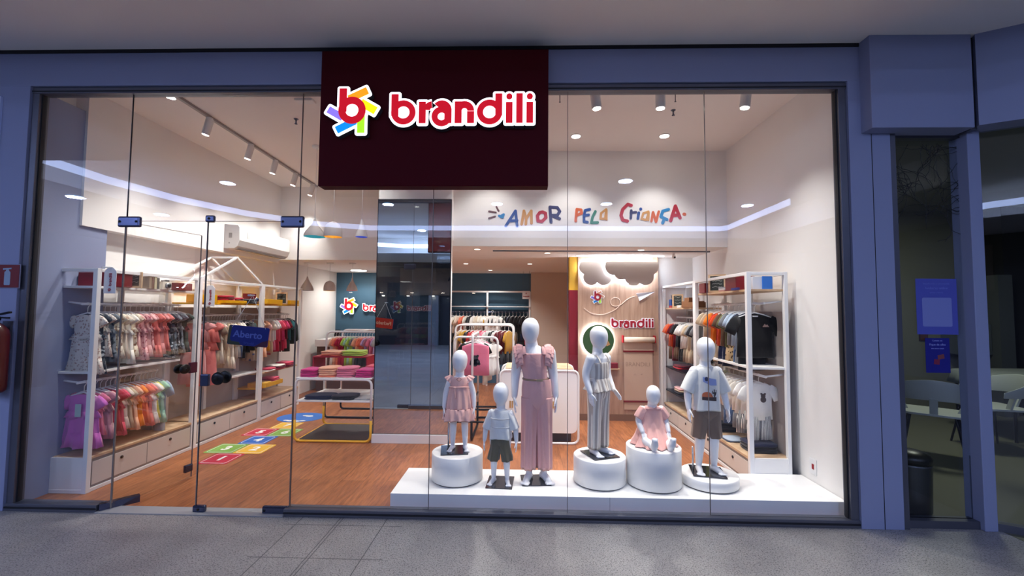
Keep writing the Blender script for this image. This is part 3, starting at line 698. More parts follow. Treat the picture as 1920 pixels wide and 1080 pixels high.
for (x, cs, wv) in ((-2.36, ['magenta']*4, where[0]), (-2.16, ['coral', 'peach', 'peach', 'peach', 'peach'], where[1]), (-1.955, ['pink']*5, where[2]), (-1.745, ['magenta']*4, where[3])):
    fold_stack(x, 1.74, TZ+.004, cs, wv, gp, h=.021)
fold_stack(-1.74, 2.02, TZ+.004, ['rose', 'rose', 'rose'], 'rear right of the display table', gp, h=.03)
fold_stack(-2.26, 1.75, .448, ['navy', 'navy'], 'left on the lower table shelf', 'folded shirts on the lower table shelf', h=.02, sx=.3)
fold_stack(-1.98, 1.75, .448, ['black', 'black'], 'centre of the lower table shelf', 'folded shirts on the lower table shelf', h=.02, sx=.26)
fold_stack(-1.76, 1.77, .448, ['grey marl'], 'on the lower table shelf at the right', 'folded shirts on the lower table shelf', h=.012)
# red riser on the table
t = thing('table_riser', 'low maroon riser bench standing on the display table', 'stand', (-2.13, 2.12, TZ+.004))
box(-.35, -.15, .175, .30, .15, .19).build('riser_top', mat('riser red', (150, 14, 40), .5), t, bevel=.002)
for a, b in ((-.35, -.335), (.285, .30)): box(a, -.15, 0, b, .15, .175).build('riser_side', mat('riser red', (150, 14, 40), .5), t)
fold_stack(-2.29, 2.12, TZ+.195, ['coral', 'peach', 'peach'], 'on the maroon riser, left', 'folded shirts on the maroon riser', h=.018, sx=.24)
fold_stack(-2.03, 2.12, TZ+.195, ['lime', 'lime', 'lime'], 'on the maroon riser, right', 'folded shirts on the maroon riser', h=.02, sx=.25)
# ------------------------------------------------------------------ round cornered clothes racks
def rack(label, x, y, w, h, d, dark=.28, feet=True):
    t = thing('clothes_rack', label, 'rack', (x, y, 0))
    for yy in (0, d):
        MB().tube(roundpath([(-w/2, yy, dark), (-w/2, yy, h), (w/2, yy, h), (w/2, yy, dark)], .08), .013, 12).build('upper_frame', M_white, t)
        MB().tube(roundpath([(-w/2, yy, dark), (-w/2, yy, .014), (w/2, yy, .014), (w/2, yy, dark)], .05), .0135, 12).build('lower_frame', M_black, t)
    MB().tube([(0, 0, h), (0, d, h)], .012, 10).tube([(-w/2, 0, .3), (-w/2, d, .3)], .009, 8).tube([(w/2, 0, .3), (w/2, d, .3)], .009, 8).build('hanging_rail', M_white, t)
    return t
rack('white round cornered rack of small bright shirts before the blue wall', -2.25, 2.62, .74, 1.14, .5)
MB().tube([(-2.6, 2.87, 1.08), (-1.9, 2.87, 1.08)], .010, 10).build('rail_bar', M_white) if False else None
row = ['ivory', 'peach', 'coral', 'crimson', 'crimson', 'lime', 'mint', 'lime', 'grey', 'peach', 'coral', 'coral', 'lilac', 'mauve', 'pink', 'lilac', 'grey marl']
rack_row([('set', c, 'charcoal' if i > 8 else c) for i, c in enumerate(row)], lambda i, n: ((-2.57+.62*i/(n-1), 2.80, 1.12), pi/2-.5), 'blue wall rack', 'small shirts on the rack before the blue wall', 1, .72, 'from its left end')
# four way rack in the middle
t = thing('clothes_rack', 'white and black four armed rack with the pink printed shirt', 'rack', (-.56, 1.72, 0))
MB().tube(roundpath([(0, 0, .3), (0, 0, 1.165), (0, .62, 1.165), (0, .62, .3)], .06), .0135, 12).build('upper_frame', M_white, t)
MB().tube(roundpath([(-.26, .35, .3), (-.26, .35, 1.12), (.26, .35, 1.12), (.26, .35, .3)], .07), .0135, 12).build('cross_frame', M_white, t)
MB().tube(roundpath([(0, 0, .3), (0, 0, .014), (0, .62, .014), (0, .62, .3)], .04), .0135, 12).tube([(-.26, .35, .3), (-.26, .35, .0)], .0135, 12).tube([(.26, .35, .3), (.26, .35, .0)], .0135, 12).tube([(-.26, .35, .3), (.26, .35, .3)], .011, 10).tube([(0, 0, .42), (.0, .62, .42)], .011, 10).tube([(-.26, .35, .12), (.26, .35, .12)], .011, 10).build('lower_frame', M_black, t)
t2 = thing('hanging_tshirt', 'sleeveless pink t-shirt with a dark animal print, front of the four armed rack', 'shirt', (-.535, 1.80, 1.15))
link('hanger', HANGER, t2)
mb = MB(); prof = [(-.085, .06, .012), (-.10, .10, .02), (-.115, .15, .022), (-.16, .155, .028), (-.3, .155, .03), (-.44, .16, .03)]
rs = []
for z, rx, ry in prof: rs.append([(abs(cos(2*pi*j/36))**.6*(1 if cos(2*pi*j/36) > 0 else -1)*rx, sin(2*pi*j/36)*ry, z) for j in range(36)])
mb.rings(rs).build('shirt_body', fm('pink'), t2)
pr = MB()
for (cx, cz, r) in ((0, -.25, .035), (-.028, -.222, .014), (.028, -.222, .014), (-.02, -.29, .035), (.02, -.29, .035), (0, -.31, .03), (-.045, -.31, .016), (.045, -.31, .016)):
    pr.prism([(cx+r*cos(2*pi*i/20), cz+r*sin(2*pi*i/20)) for i in range(20)], -.0335, -.029)
pr.build('shirt_print', mat('print dark grey', (54, 50, 60), .8), t2)
rack_row([('tee', 'black'), ('tee', 'white'), ('tee', 'pink'), ('tee', 'charcoal')], lambda i, n: ((-.56, 1.90+.12*i, 1.15), 0), 'four armed rack', 'shirts on the four armed rack', 0, .9, 'from the front')
rack_row([('dress', 'white'), ('set', 'white', 'cream'), ('tee', 'red')], lambda i, n: (((-.36, -.42, -.74)[i], 2.07, 1.105), (pi/2-.6, pi/2-.3, pi/2+.4)[i]), 'rack cross arm', 'clothes on the cross arm', 2, .85, 'from the counter side')
rack('white rack of dark shirts behind the four armed rack', -.52, 2.72, .78, 1.24, .45)
rack_row([('set', c, d) for c, d in (('beige', 'navy'), ('mustard', 'black'), ('black', 'black'), ('red', 'dark red'), ('pale pink', 'rose'), ('rose', 'pink'), ('pink', 'rose'), ('white', 'charcoal'), ('black', 'black'), ('white', 'dark red'), ('dark red', 'black'), ('dark red', 'charcoal'), ('mustard', 'black'))],
         lambda i, n: ((-.86+.66*i/(n-1), 2.93, 1.225), pi/2-.45), 'dark shirts rack', 'shirts on the rack of dark shirts', 0, .86, 'from its left end')
# ------------------------------------------------------------------ display platform and pedestals
PT = .12
pf = thing('display_platform', 'long low white display platform behind the shop window', 'platform', (.655, .085, 0))
box(-1.605, 0, 0, 1.63, .50, PT).build('platform_box', M_lam, pf, bevel=.002)
MB().box(-.03, -.0015, 0, -.028, 0, PT).build('panel_joint', M_frame, pf)
def pedestal(x, y, r, h, lab, z=PT):
    p = MB().lathe([(r-.004, .009), (r, .012), (r, h-.004), (r-.004, h)], 64).build('pedestal', M_lam, None, (x, y, z)); tag(p, lab, 'pedestal')
    for q in p.data.polygons: q.use_smooth = len(q.vertices) == 4 and abs(q.normal.z) < .3
    MB().lathe([(r-.012, 0), (r-.012, .0095)], 48).build('gap_shade_ring', M_black, p)  # recessed ring, shade of the gap below put into its black colour
    return p
PED = [(-.512, .385, .200, .212, 'round white pedestal under the girl mannequin in the pink dress'), (.603, .372, .200, .205, 'round white pedestal under the striped outfit mannequin'),
       (1.015, .352, .205, .290, 'tallest round white pedestal, with the seated baby mannequin'), (1.447, .375, .212, .078, 'lowest round white pedestal, under the cactus shirt mannequin')]
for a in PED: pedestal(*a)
# ------------------------------------------------------------------ mannequins
def capsule(mb, a, b, ra, rb, n=14):
    a = Vector(a); b = Vector(b); d = b-a; L_ = d.length or 1e-6; d.normalize()
    pts = []; rad = []
    for k in range(4): t = (k+.15)/4*pi/2; pts.append(a-d*ra*cos(t)); rad.append(ra*sin(t))
    for k in range(5): pts.append(a+d*L_*k/4); rad.append(ra+(rb-ra)*k/4)
    for k in range(1, 5): t = (k-.15)/4*pi/2; pts.append(b+d*rb*sin(t)); rad.append(rb*cos(t))
    mb.tube(pts, rad, n)
def limb(mb, pts, rads, n=18, flat=1.0):
    pts = [Vector(p) for p in pts]; P = []; Rr = []
    m = len(pts)
    for i in range(m-1):
        for k in range(6):
            t = k/6
            p0 = pts[max(i-1, 0)]; p1 = pts[i]; p2 = pts[i+1]; p3 = pts[min(i+2, m-1)]
            P.append(.5*((2*p1)+(p2-p0)*t+(2*p0-5*p1+4*p2-p3)*t*t+(3*p1-p0-3*p2+p3)*t**3)); Rr.append(rads[i]*(1-t)+rads[i+1]*t)
    P.append(pts[-1]); Rr.append(rads[-1])
    mb.tube(P, Rr, n)
    mb.ball(P[0], Rr[0]); mb.ball(P[-1], Rr[-1])
def hand(mb, w, d, s, nrm, L_, curl=.5, side=1):
    """w wrist, d pointing direction, s towards the thumb side, nrm palm side"""
    w, d, s, nrm = Vector(w), Vector(d).normalized(), Vector(s).normalized(), Vector(nrm).normalized()
    for k in range(4):   # palm of four rays
        o = (k-1.5)*L_*.105
        capsule(mb, w+s*o*.45+d*L_*.05, w+s*o+d*L_*.46, L_*.095, L_*.082, 10)
    for k in range(4):
        o = (k-1.5)*L_*.12; fl = L_*(.40, .50, .46, .36)[3-k if False else k]
        p = w+s*(-o)+d*L_*.48; dd = d.copy(); r = L_*.058
        dd = (dd+s*(-o)/L_*.35).normalized()
        for j in range(3):
            ln = fl*(.42, .33, .25)[j]; q = p+dd*ln
            capsule(mb, p, q, r*(1-.08*j), r*(1-.08*(j+1)), 8)
            p = q; dd = (dd+nrm*curl*(.45+.1*k)).normalized()
    p = w+s*L_*.16+d*L_*.12; dd = (d*.7+s*.75+nrm*.3).normalized()
    for j in range(3):
        q = p+dd*L_*(.2, .17, .14)[j]; capsule(mb, p, q, L_*(.075, .064, .056)[j], L_*(.066, .058, .05)[j], 8); p = q; dd = (dd+d*.5+nrm*.15).normalized()
def head(mb, c, hd, yaw=0, nod=0):
    M_ = Matrix.Rotation(yaw, 3, 'Z') @ Matrix.Rotation(nod, 3, 'X'); rs = []; n = 28
    for i in range(1, 24):
        u = .5-.5*cos(pi*i/24); zz = (u-.5)*hd
        k = math.sqrt(max(0, 1-((u-.58)/.58)**2)) if u < .58 else math.sqrt(max(0, 1-((u-.58)/.42)**2))
        k = k**.92; fwd = -.05*hd*(1-u)
        rs.append([tuple(Vector(c)+M_ @ Vector((.345*hd*k*cos(2*pi*j/n), fwd+.03*hd+.425*hd*k*sin(2*pi*j/n)*(1 if sin(2*pi*j/n) > 0 else .9), zz))) for j in range(n)])
    mb.rings(rs)
def foot(mb, ank, fd, L_, drop):
    ank = Vector(ank); fd = Vector(fd).normalized(); sd = fd.cross(Vector((0, 0, 1)))
    heel = ank-fd*L_*.18; heel.z = ank.z-drop*.55
    pts = [heel, ank+fd*L_*.1-Vector((0, 0, drop*.45)), ank+fd*L_*.42-Vector((0, 0, drop*.62)), ank+fd*L_*.62-Vector((0, 0, drop*.72))]
    limb(mb, pts, [L_*.15, L_*.17, L_*.155, L_*.12], 14)
    for k in range(5):
        o = (k-2)*L_*.085; p = ank+fd*L_*(.6)+sd*o; p.z = ank.z-drop*.78
        capsule(mb, p, p+fd*L_*(.22-.025*abs(k-1)), L_*.058, L_*.045, 8)
def body_mesh(H, hd, shw, arms, legs, headyaw=0, nod=0, zs=None, hip=.47, torso_tilt=None, lean=(0, 0)):
    mb = MB(); zs = zs or H-hd*1.2; zc = H*hip
    hx, hy = lean
    head(mb, (hx, hy-.01*H, H-hd/2), hd, headyaw, nod)
    limb(mb, [(hx*.6, hy*.6+.012*H, zs-.03*H), (hx, hy+.008*H, H-hd*.75)], [.055*H*.8, .042*H*.85 if hd/H < .2 else .045*H])
    def ring(z, rx, ry, cy=0, cx=0): return [(cx+rx*cos(2*pi*j/28), cy+ry*sin(2*pi*j/28), z) for j in range(28)]
    k = shw/.11
    mb.rings([ring(zs+.012*H, .045*H, .035*H, .008*H, hx*.6), ring(zs-.005*H, shw*.72, .045*H, .006*H, hx*.6), ring(zs-.03*H, shw*.93, .057*H, 0, hx*.5), ring(zs-.08*H, shw*.88, .059*H, -.002*H, hx*.4), ring((zs+zc)/2+.01*H, shw*.74, .055*H, -.002*H, hx*.2),
              ring((zs+zc)/2-.05*H, shw*.78, .057*H), ring(zc+.05*H, shw*.86, .064*H, .004*H), ring(zc, shw*.84, .068*H, .006*H), ring(zc-.03*H, shw*.5, .05*H, .004*H)])
    for a in arms:
        sh, el, wr, hdv, sdv, nv = a
        limb(mb, [sh, el, wr], [.040*H, .030*H, .0195*H])
        hand(mb, wr, hdv, sdv, nv, .096*H+.010, .35)
    for l in legs:
        hp_, kn, an, fd = l
        limb(mb, [hp_, kn, Vector(kn)*.62+Vector(an)*.38, an], [.052*H, .036*H, .034*H, .021*H])
        foot(mb, an, fd, .135*H, an[2] if an[2] < .06*H else .035*H) if legs is not None else None
    return mb
def std_arms(H, hd, shw, out=.03, fwd=.02, lean=(0, 0), zs=None):
    zs = zs or H-hd*1.2; r = []
    for s in (-1, 1):
        cx = lean[0]*.5
        sh = (cx+s*(shw*.98), 0, zs-.035*H); el = (cx+s*(shw*1.0+out*H), .012*H, zs-.168*H); wr = (cx+s*(shw+out*1.3*H), -fwd*H, zs-.30*H)
        r.append((sh, el, wr, (s*.03, -.12, -1), (0, -1, -.1), (-s, 0, 0)))
    return r
def std_legs(H, hip=.47, sp=.042, splay=.25, az=.045):
    return [((s*sp*H, 0, hip*H), (s*sp*1.05*H, -.006*H, .27*H), (s*sp*1.15*H, .012*H, az*H), (s*splay, -1, 0)) for s in (-1, 1)]
def mannequin(lab, loc, rz, H, mb, vox=.0042):
    t = thing('child_mannequin', lab, 'mannequin', loc, rz)
    b = mb.build('mannequin_body', M_plast, t)
    m = b.modifiers.new('remesh', 'REMESH'); m.mode = 'VOXEL'; m.voxel_size = vox; m.use_smooth_shade = True
    s = b.modifiers.new('smooth', 'SMOOTH'); s.factor = .5; s.iterations = 4
    return t
def plate(t, x0, x1, y0, y1, th=.006, rz=0, rod=None):
    p = box(x0, y0, 0, x1, y1, th).build('base_plate', mat('dark steel plate', (60, 60, 66), .12, .9), t, rot=(0, 0, rz), bevel=.001)
    if rod: MB().cyl((rod[0], rod[1], th), (rod[0], rod[1], rod[2]), .0075).build('support_rod', mat('satin rod', (190, 195, 205), .25, .7), t)
def cr(z, rx, ry, cx=0, cy=0, amp=0, k=8, ph=0, n=72, p=2.2, wob=0):
    r = []
    for j in range(n):
        t = 2*pi*j/n; q = 1+amp*sin(k*t+ph)+amp*.4*sin(k*2.0*t+ph*2.3); c, s_ = cos(t), sin(t)
        f = (abs(c)**p+abs(s_)**p)**(-1/p)
        r.append((cx+c*f*rx*q, cy+s_*f*ry*q, z+wob*sin(3*t+ph)))
    return r
def cloth(nm, mb, m, t, thick=.0025, sub=1):
    keep = [i for i, f in enumerate(mb.f) if len(f) <= 4] if sub else range(len(mb.f))
    mb.smooth = [mb.smooth[i] for i in keep]; mb.f = [mb.f[i] for i in keep]
    o = mb.build(nm, m, t)
    if sub: so = o.modifiers.new('solid', 'SOLIDIFY'); so.thickness = thick; so.offset = -1
    if sub: s = o.modifiers.new('sub', 'SUBSURF'); s.levels = sub; s.render_levels = sub
    return o
def ruffle_sleeve(s, sh, H, r=.05, ln=.05, out=.6):
    mb = MB(); a = Vector(sh)+Vector((-s*.012, 0, .022)); d = Vector((s*out, 0, -.75)).normalized()
    mb.tube([a, a+d*ln*.4, a+d*ln*.8, a+d*ln*1.2], [r*.7, r*.95, r*1.12, r*1.3], 60, ry=[r*.6, r*.8, r*.95, r*1.1], amp=.14, k=9, taper_amp=[0, .4, .9, 1.2], ref=(0, 1, 0))
    return mb
M_pinkd = fabric('mannequin dusty pink', (236, 184, 174)); M_pinkj = fabric('mannequin jumpsuit pink', (228, 172, 168))
# --- girl in the pink dress
H, hd, sw = .79, .178, .072
zs = H-hd*1.2
t = mannequin('toddler girl mannequin in a pale pink ruffled dress on the leftmost pedestal', (-.505, .40, PT+.214), radians(4), H, body_mesh(H, hd, sw, std_arms(H, hd, sw, .045, .02), std_legs(H, .45, .055, .3)))
zs_ = zs
d = MB(); d.rings([cr(zs+.002, .046, .044), cr(zs-.012, .074, .056, amp=.01), cr(zs-.06, .078, .062, amp=.02, k=11), cr(.50, .072, .062, amp=.03, k=15)])
cloth('dress_bodice', d, M_pinkd, t)
d = MB(); d.rings([cr(.508, .073, .063), cr(.49, .08, .07, amp=.05, k=15), cr(.40, .092, .082, amp=.09, k=11), cr(.325, .10, .092, amp=.10, k=11)])
cloth('dress_skirt', d, M_pinkd, t)
d = MB(); d.rings([cr(.335, .102, .094, amp=.06, k=17), cr(.31, .112, .104, amp=.10, k=14), cr(.24, .124, .116, amp=.12, k=12, wob=.006)])
cloth('skirt_ruffle', d, M_pinkd, t)
for s in (-1, 1): cloth('ruffle_sleeve', ruffle_sleeve(s, (s*sw*.9, 0, zs-.022), H, .036, .04), M_pinkd, t)
cloth('waist_bow', MB().tube([(-.078, -.045, .50), (-.04, -.064, .503), (0, -.07, .503), (.04, -.064, .503), (.078, -.045, .50)], .006, 8).tube([(-.035, -.068, .50), (-.03, -.078, .46), (-.025, -.082, .42)], .005, 6).ball((-.033, -.072, .502), .013, .008, .009), mat('bow pink', (236, 184, 172), .7), t, sub=0)
MB().tube([(-.02, -.064, .565), (0, -.068, .58), (.02, -.066, .565), (.0, -.068, .55), (-.02, -.064, .565)], .0025, 6).build('embroidery', mat('taupe thread', (170, 120, 110), .8), t)
plate(t, -.14, .07, -.12, .11, rz=.1, rod=(-.085, .03, .2))
# --- boy in the white tee and olive shorts, standing on the platform
H, hd, sw = .765, .175, .074
t = mannequin('toddler boy mannequin in a white t-shirt and olive shorts on the platform', (-.168, .30, PT), radians(-6), H, body_mesh(H, hd, sw, std_arms(H, hd, sw, .05, .01), std_legs(H, .45, .06, .3), headyaw=radians(-4)))
zs = H-hd*1.2; M_wt = fabric('mannequin white tee', (226, 228, 228)); M_ol = fabric('mannequin olive shorts', (84, 80, 62))
def tee(t, H, zs, sw, hem, m, rx, ry, sl=.13, r0=.045, amp=.045, tuck=0):
    d = MB(); d.rings([cr(zs+.004*H, .052*H*1.05, .05*H*1.05, cy=.004), cr(zs-.004*H, sw*.98, .056*H, amp=.0), cr(zs-.022*H, sw*1.14, .066*H), cr(zs-.06*H, sw*1.12, .078*H, amp=.01), cr(zs-.14*H, rx*.97, ry, amp=amp*.6, k=5), cr((zs-.14*H+hem)/2, rx, ry*1.02, amp=amp, k=6), cr(hem, rx*1.06, ry*1.06, amp=amp*1.4, k=7, wob=.006)])
    o = cloth('shirt_body', d, m, t)
    for s in (-1, 1):
        a = Vector((s*sw*.9, 0, zs-.032*H)); r0 = max(r0, .047*H+.002); b = Vector((s*(sw+sl*.33*H), .004, zs-.165*H-.012))
        q = MB(); q.tube([a+Vector((-s*.02, 0, .01)), a.lerp(b, .35), a.lerp(b, .7), b, b+(b-a)*.04], [r0*1.0, r0*1.03, r0*1.03, r0*1.08, r0*1.06], 40, ry=[r0*.98, r0, r0, r0*1.05, r0*1.03], amp=.03, k=5)
        cloth('shirt_sleeve', q, m, t)
    q = MB(); q.tube([(.055*H*cos(x), .004+.053*H*sin(x), zs+.003*H) for x in [2*pi*i/32 for i in range(32)]], .0035, 8, closed=True)
    cloth('shirt_collar', q, m, t, sub=0)
    return o
def shorts(t, H, m, top, crotch, hem, w, r, nm='shorts', ry=None, k=6, amp=.04, flare=1.0, sp=.05, cx=0):
    ry = ry or r; d = MB(); d.rings([cr(top, w*.9, w*.72, cx=cx, amp=.02, k=14), cr(top-.02*H, w*.96, w*.78, cx=cx, amp=.04, k=11), cr((top+crotch)/2, w*1.02, w*.82, cx=cx, amp=.03, k=9), cr(crotch, w*1.0, w*.8, cx=cx), cr(crotch-.02*H, w*.7, w*.6, cx=cx), cr(crotch-.05*H, w*.4, w*.45, cx=cx)])
    for s in (-1, 1):
        x0 = cx+s*(w-r)*.98; x1 = s*(sp*H+.002)+s*max(0, r*flare-.05*H)*.4
        rt = max(r, .055*H+.005); xt = s*max(.040*H, abs(w)*.93-rt); zk = min(.09*H, (crotch-hem)*.45)
        ps = [Vector((xt, 0, crotch+.04*H)), Vector((xt, 0, crotch-.02*H)), Vector((xt*.6+x1*.4, 0, crotch-zk)), Vector((xt*.2+x1*.8, .002, (crotch-zk+hem)/2)), Vector((x1, .004, hem))]
        rm = max(r, .05*H+.003); yt = max(rt, ry)*1.12; d.tube(ps, [rt, rt, rm, r*(1+flare)/2, r*flare], 56, ry=[yt, yt, max(ry, rm), max(ry, .045*H)*(1+flare)/2, ry*flare], amp=amp, k=k, ph=s, taper_amp=[0, .3, .6, 1, 1])
    return cloth(nm, d, m, t)
tee(t, H, zs, sw, .342, M_wt, .082, .070, .12, .037)
for z in (.50, .435): MB().tube([(.083*sin(a), -.0735*cos(a), z) for a in [radians(d) for d in range(-60, 61, 10)]], .0035, 6).build('shirt_seam', mat('seam white', (206, 208, 212), .8), t)
shorts(t, H, M_ol, .372, .31, .178, .075, .042, flare=1.1, sp=.064, ry=.052, amp=.09)
plate(t, -.10, .10, -.11, .13, rz=.05, rod=(-.065, .06, .22))
# --- tall girl in the pink jumpsuit
H, hd, sw = 1.268, .205, .104
zs = H-hd*1.17; LN = (-.055, 0)
t = mannequin('tallest mannequin, a girl in a pink ruffle strap top and wide trousers', (.113, .375, PT), radians(3), H, body_mesh(H, hd, sw, [((-.142, 0, zs-.04), (-.168, .02, zs-.205), (-.178, -.01, zs-.375), (.02, -.1, -1), (0, -1, 0), (1, 0, 0)), ((.098, 0, zs-.04), (.13, .02, zs-.205), (.148, -.01, zs-.375), (0, -.12, -1), (0, -1, 0), (-1, 0, 0))], std_legs(H, .47, .04, .35), headyaw=radians(-10), lean=LN, zs=zs), vox=.0048)
d = MB(); cx = -.03
d.rings([cr(zs-.035, .098, .078, cx=cx), cr(zs-.10, .106, .086, cx=cx, amp=.004), cr(zs-.16, .104, .088, cx=cx*.8, amp=.008), cr(.82, .094, .082, cx=cx*.5, amp=.02, k=11), cr(.775, .095, .082, cx=cx*.3, amp=.02, k=15)])
cloth('jumpsuit_bodice', d, M_pinkj, t)
for s in (-1, 1):
    sx = cx+s*.080
    st_ = MB(); st_.tube([(sx*.95, -.074, zs-.05), (sx, -.058, zs-.01), (sx, -.01, zs+.02), (sx, .045, zs-.02), (sx*.9, .066, zs-.09)], [.016]*5, 12, ry=[.005]*5)
    cloth('shoulder_strap', st_, M_pinkj, t)
    for lay in (0, 1):
        q = MB(); rs1 = []; rs2 = []; rs3 = []
        for i in range(45):
            u = i/44; ang = -.35+u*(pi+.5); yy = -.078*cos(ang); zz = zs-.10+.118*max(0, sin(ang)) if ang > 0 else zs-.10+ang*.11
            o1 = s*(.008+lay*.012); w_ = (.055+.01*lay)*(.45+.55*sin(u*pi))
            rf = .010*sin(i*1.5+lay*2)
            rs1.append((sx+o1*.2, yy, zz+.002)); rs2.append((sx+o1+s*w_*.6, yy*1.06+rf*.5, zz+.012-lay*.012+rf)); rs3.append((sx+o1+s*w_, yy*1.1+rf, zz-.004-lay*.02+rf*1.6))
        v = rs1+rs2+rs3; f = [(k*45+i, k*45+i+1, (k+1)*45+i+1, (k+1)*45+i) for k in range(2) for i in range(44)]
        q.add(v, f, True); o = cloth('strap_ruffle', q, M_pinkj, t); sd_ = o.modifiers.new('solid', 'SOLIDIFY'); sd_.thickness = .003
shorts(t, H, M_pinkj, .79, .60, .085, .118, .062, nm='wide_trousers', k=9, amp=.12, flare=.97, sp=.048, ry=.075)
q = MB(); q.tube([(cx*.4+.101*cos(x), .087*sin(x), .787) for x in [2*pi*i/40 for i in range(40)]], [.008]*40, 8, closed=True, ry=[.004]*40)
cloth('belt', q, mat('gold brown belt', (150, 118, 88), .4, .2), t, sub=0)['label'] = 'thin gold brown belt'
MB().box(cx*.4-.0, -.094, .778, cx*.4+.05, -.088, .795).build('belt_buckle', mat('gold buckle', (206, 178, 140), .3, .8), t, bevel=.002)
plate(t, -.12, .10, -.12, .10, rz=.03)
# --- girl in the striped top and trousers, turned to the right
H, hd, sw = 1.0, .186, .092
zs = H-hd*1.2
arms = [((-sw*.98, 0, zs-.035), (-sw-.03, .02, zs-.155), (-sw-.035, -.03, zs-.285), (0, -.2, -1), (0, -1, -.1), (1, 0, 0)), ((sw*.98, 0, zs-.035), (sw+.03, .015, zs-.165), (sw+.02, -.055, zs-.28), (.1, -.8, -.75), (-.3, -.6, .5), (-.6, 0, -.5))]
t = mannequin('girl mannequin in a striped peplum top and trousers turned to the right', (.600, .385, PT+.207), radians(38), H, body_mesh(H, hd, sw, arms, std_legs(H, .47, .04, .25), headyaw=radians(8)))
M_str = fabric('mannequin stripe', (232, 224, 212), 'stripe', (184, 172, 162), 11)
d = MB(); d.rings([cr(zs-.06, .082, .070), cr(zs-.075, .088, .074), cr(zs-.16, .088, .074, amp=.02, k=9), cr(.585, .083, .071, amp=.02, k=9)]); cloth('peplum_bodice', d, M_str, t)
d = MB(); d.rings([cr(.595, .083, .07), cr(.58, .092, .078, amp=.05, k=15), cr(.53, .108, .092, amp=.08, k=10), cr(.495, .122, .106, amp=.09, k=10, wob=.006)]); cloth('peplum_flounce', d, M_str, t)
for s in (-1, 1): cloth('shoulder_strap', MB().tube([(s*.05, -.07, zs-.065), (s*.053, -.055, zs-.02), (s*.056, -.008, zs+.008), (s*.053, .05, zs-.02), (s*.05, .064, zs-.065)], [.008]*5, 10, ry=[.003]*5), M_str, t)
shorts(t, H, M_str, .56, .46, .045, .092, .047, nm='striped_trousers', k=8, amp=.10, flare=1.0, sp=.049)
plate(t, -.11, .11, -.13, .10, rz=-.3)
# --- baby sitting on the tallest pedestal
zb = 0
mb = MB(); hd = .155; zs = .285
head(mb, (-.0, -.035, .455-hd/2), hd, radians(-8), radians(8))
limb(mb, [(0, -.0, zs-.02), (0, -.022, .455-hd*.8)], [.036, .036])
R_ = lambda z, rx, ry, cy: [(rx*cos(2*pi*j/28), cy+ry*sin(2*pi*j/28), z) for j in range(28)]
mb.rings([R_(.0, .05, .045, .04), R_(.02, .085, .07, .035), R_(.07, .092, .08, .03), R_(.15, .078, .068, .018), R_(.23, .080, .058, .006), R_(.265, .072, .048, 0), R_(.29, .035, .03, 0)])
for s in (-1, 1):
    limb(mb, [(s*.076, 0, .262), (s*.108, -.005, .18), (s*.102, -.07, .11)], [.030, .025, .018])
    hand(mb, (s*.102, -.073, .108), (-s*.05, -.6, -.8), (-s*.8, -.3, 0), (-s*.4, .5, -.5), .075, .5)
    limb(mb, [(s*.05, .02, .045), (s*.085, -.09, .048), (s*.062, -.185, .03)], [.046, .034, .022])
    limb(mb, [(s*.062, -.19, .022), (s*.066, -.212, .052), (s*.07, -.222, .085)], [.024, .027, .022], 12)
    for k in range(5): capsule(mb, (s*.07+(k-2)*.009, -.222, .085), (s*.07+(k-2)*.0095, -.224, .103-.002*abs(k-2)), .0065, .005, 8)
t = mannequin('seated baby mannequin in a pink collared dress on the tallest pedestal', (1.018, .395, PT+.291), radians(6), .45, mb, .0036)
M_bab = fabric('baby dress pink', (238, 182, 172))
d = MB(); d.rings([cr(.285, .045, .04), cr(.272, .078, .056), cr(.22, .088, .066, cy=.004), cr(.19, .09, .072, cy=.008, amp=.02, k=12), cr(.12, .105, .10, cy=0, amp=.08, k=11), cr(.07, .122, .125, cy=-.015, amp=.10, k=11), cr(.03, .145, .14, cy=-.025, amp=.12, k=11), cr(.006, .165, .155, cy=-.03, amp=.13, k=11)])
cloth('dress_body', d, M_bab, t)
for s in (-1, 1):
    a = Vector((s*.07, 0, .262)); b = Vector((s*.112, -.004, .195))
    cloth('dress_sleeve', MB().tube([a+Vector((-s*.012, 0, .008)), a.lerp(b, .5), b], [.040, .041, .038], 36, amp=.05, k=7), M_bab, t)
    c = MB(); v = []; n = 14
    for i in range(n+1):
        an = -pi/2+s*(.08+2.6*i/n); v += [(.042*cos(an), .036*sin(an), .292), (.075*cos(an), .062*sin(an)-.006, .274)]
    c.add(v, [(2*i, 2*i+1, 2*i+3, 2*i+2) for i in range(n)], True); o = cloth('dress_collar', c, M_bab, t); o.modifiers.new('solid', 'SOLIDIFY').thickness = .003
# --- boy in the cactus tee
H, hd, sw = 1.045, .195, .090
zs = H-hd*1.2
t = mannequin('boy mannequin in a white desert print t-shirt and brown shorts', (1.44, .385, PT+.082), radians(2), H, body_mesh(H, hd, sw, std_arms(H, hd, sw, .045, .03), std_legs(H, .47, .05, .25)))
tee(t, H, zs, sw, .475, fabric('mannequin cactus tee', (230, 230, 226)), .100, .082, .16, .048, amp=.04)
def conform(poly, cuts, rx, ry, off):
    bm = bmesh.new(); vs = [bm.verts.new((x, 0, z)) for x, z in poly]; bm.faces.new(vs); bmesh.ops.triangulate(bm, faces=bm.faces)
    bmesh.ops.subdivide_edges(bm, edges=bm.edges, cuts=cuts, use_grid_fill=True)
    for v in bm.verts: v.co.y = -(ry+off)*(max(0, 1-abs(v.co.x/rx)**2.2))**(1/2.2)
    me = bpy.data.meshes.new('print'); bm.to_mesh(me); bm.free()
    for p in me.polygons: p.use_smooth = True
    return me
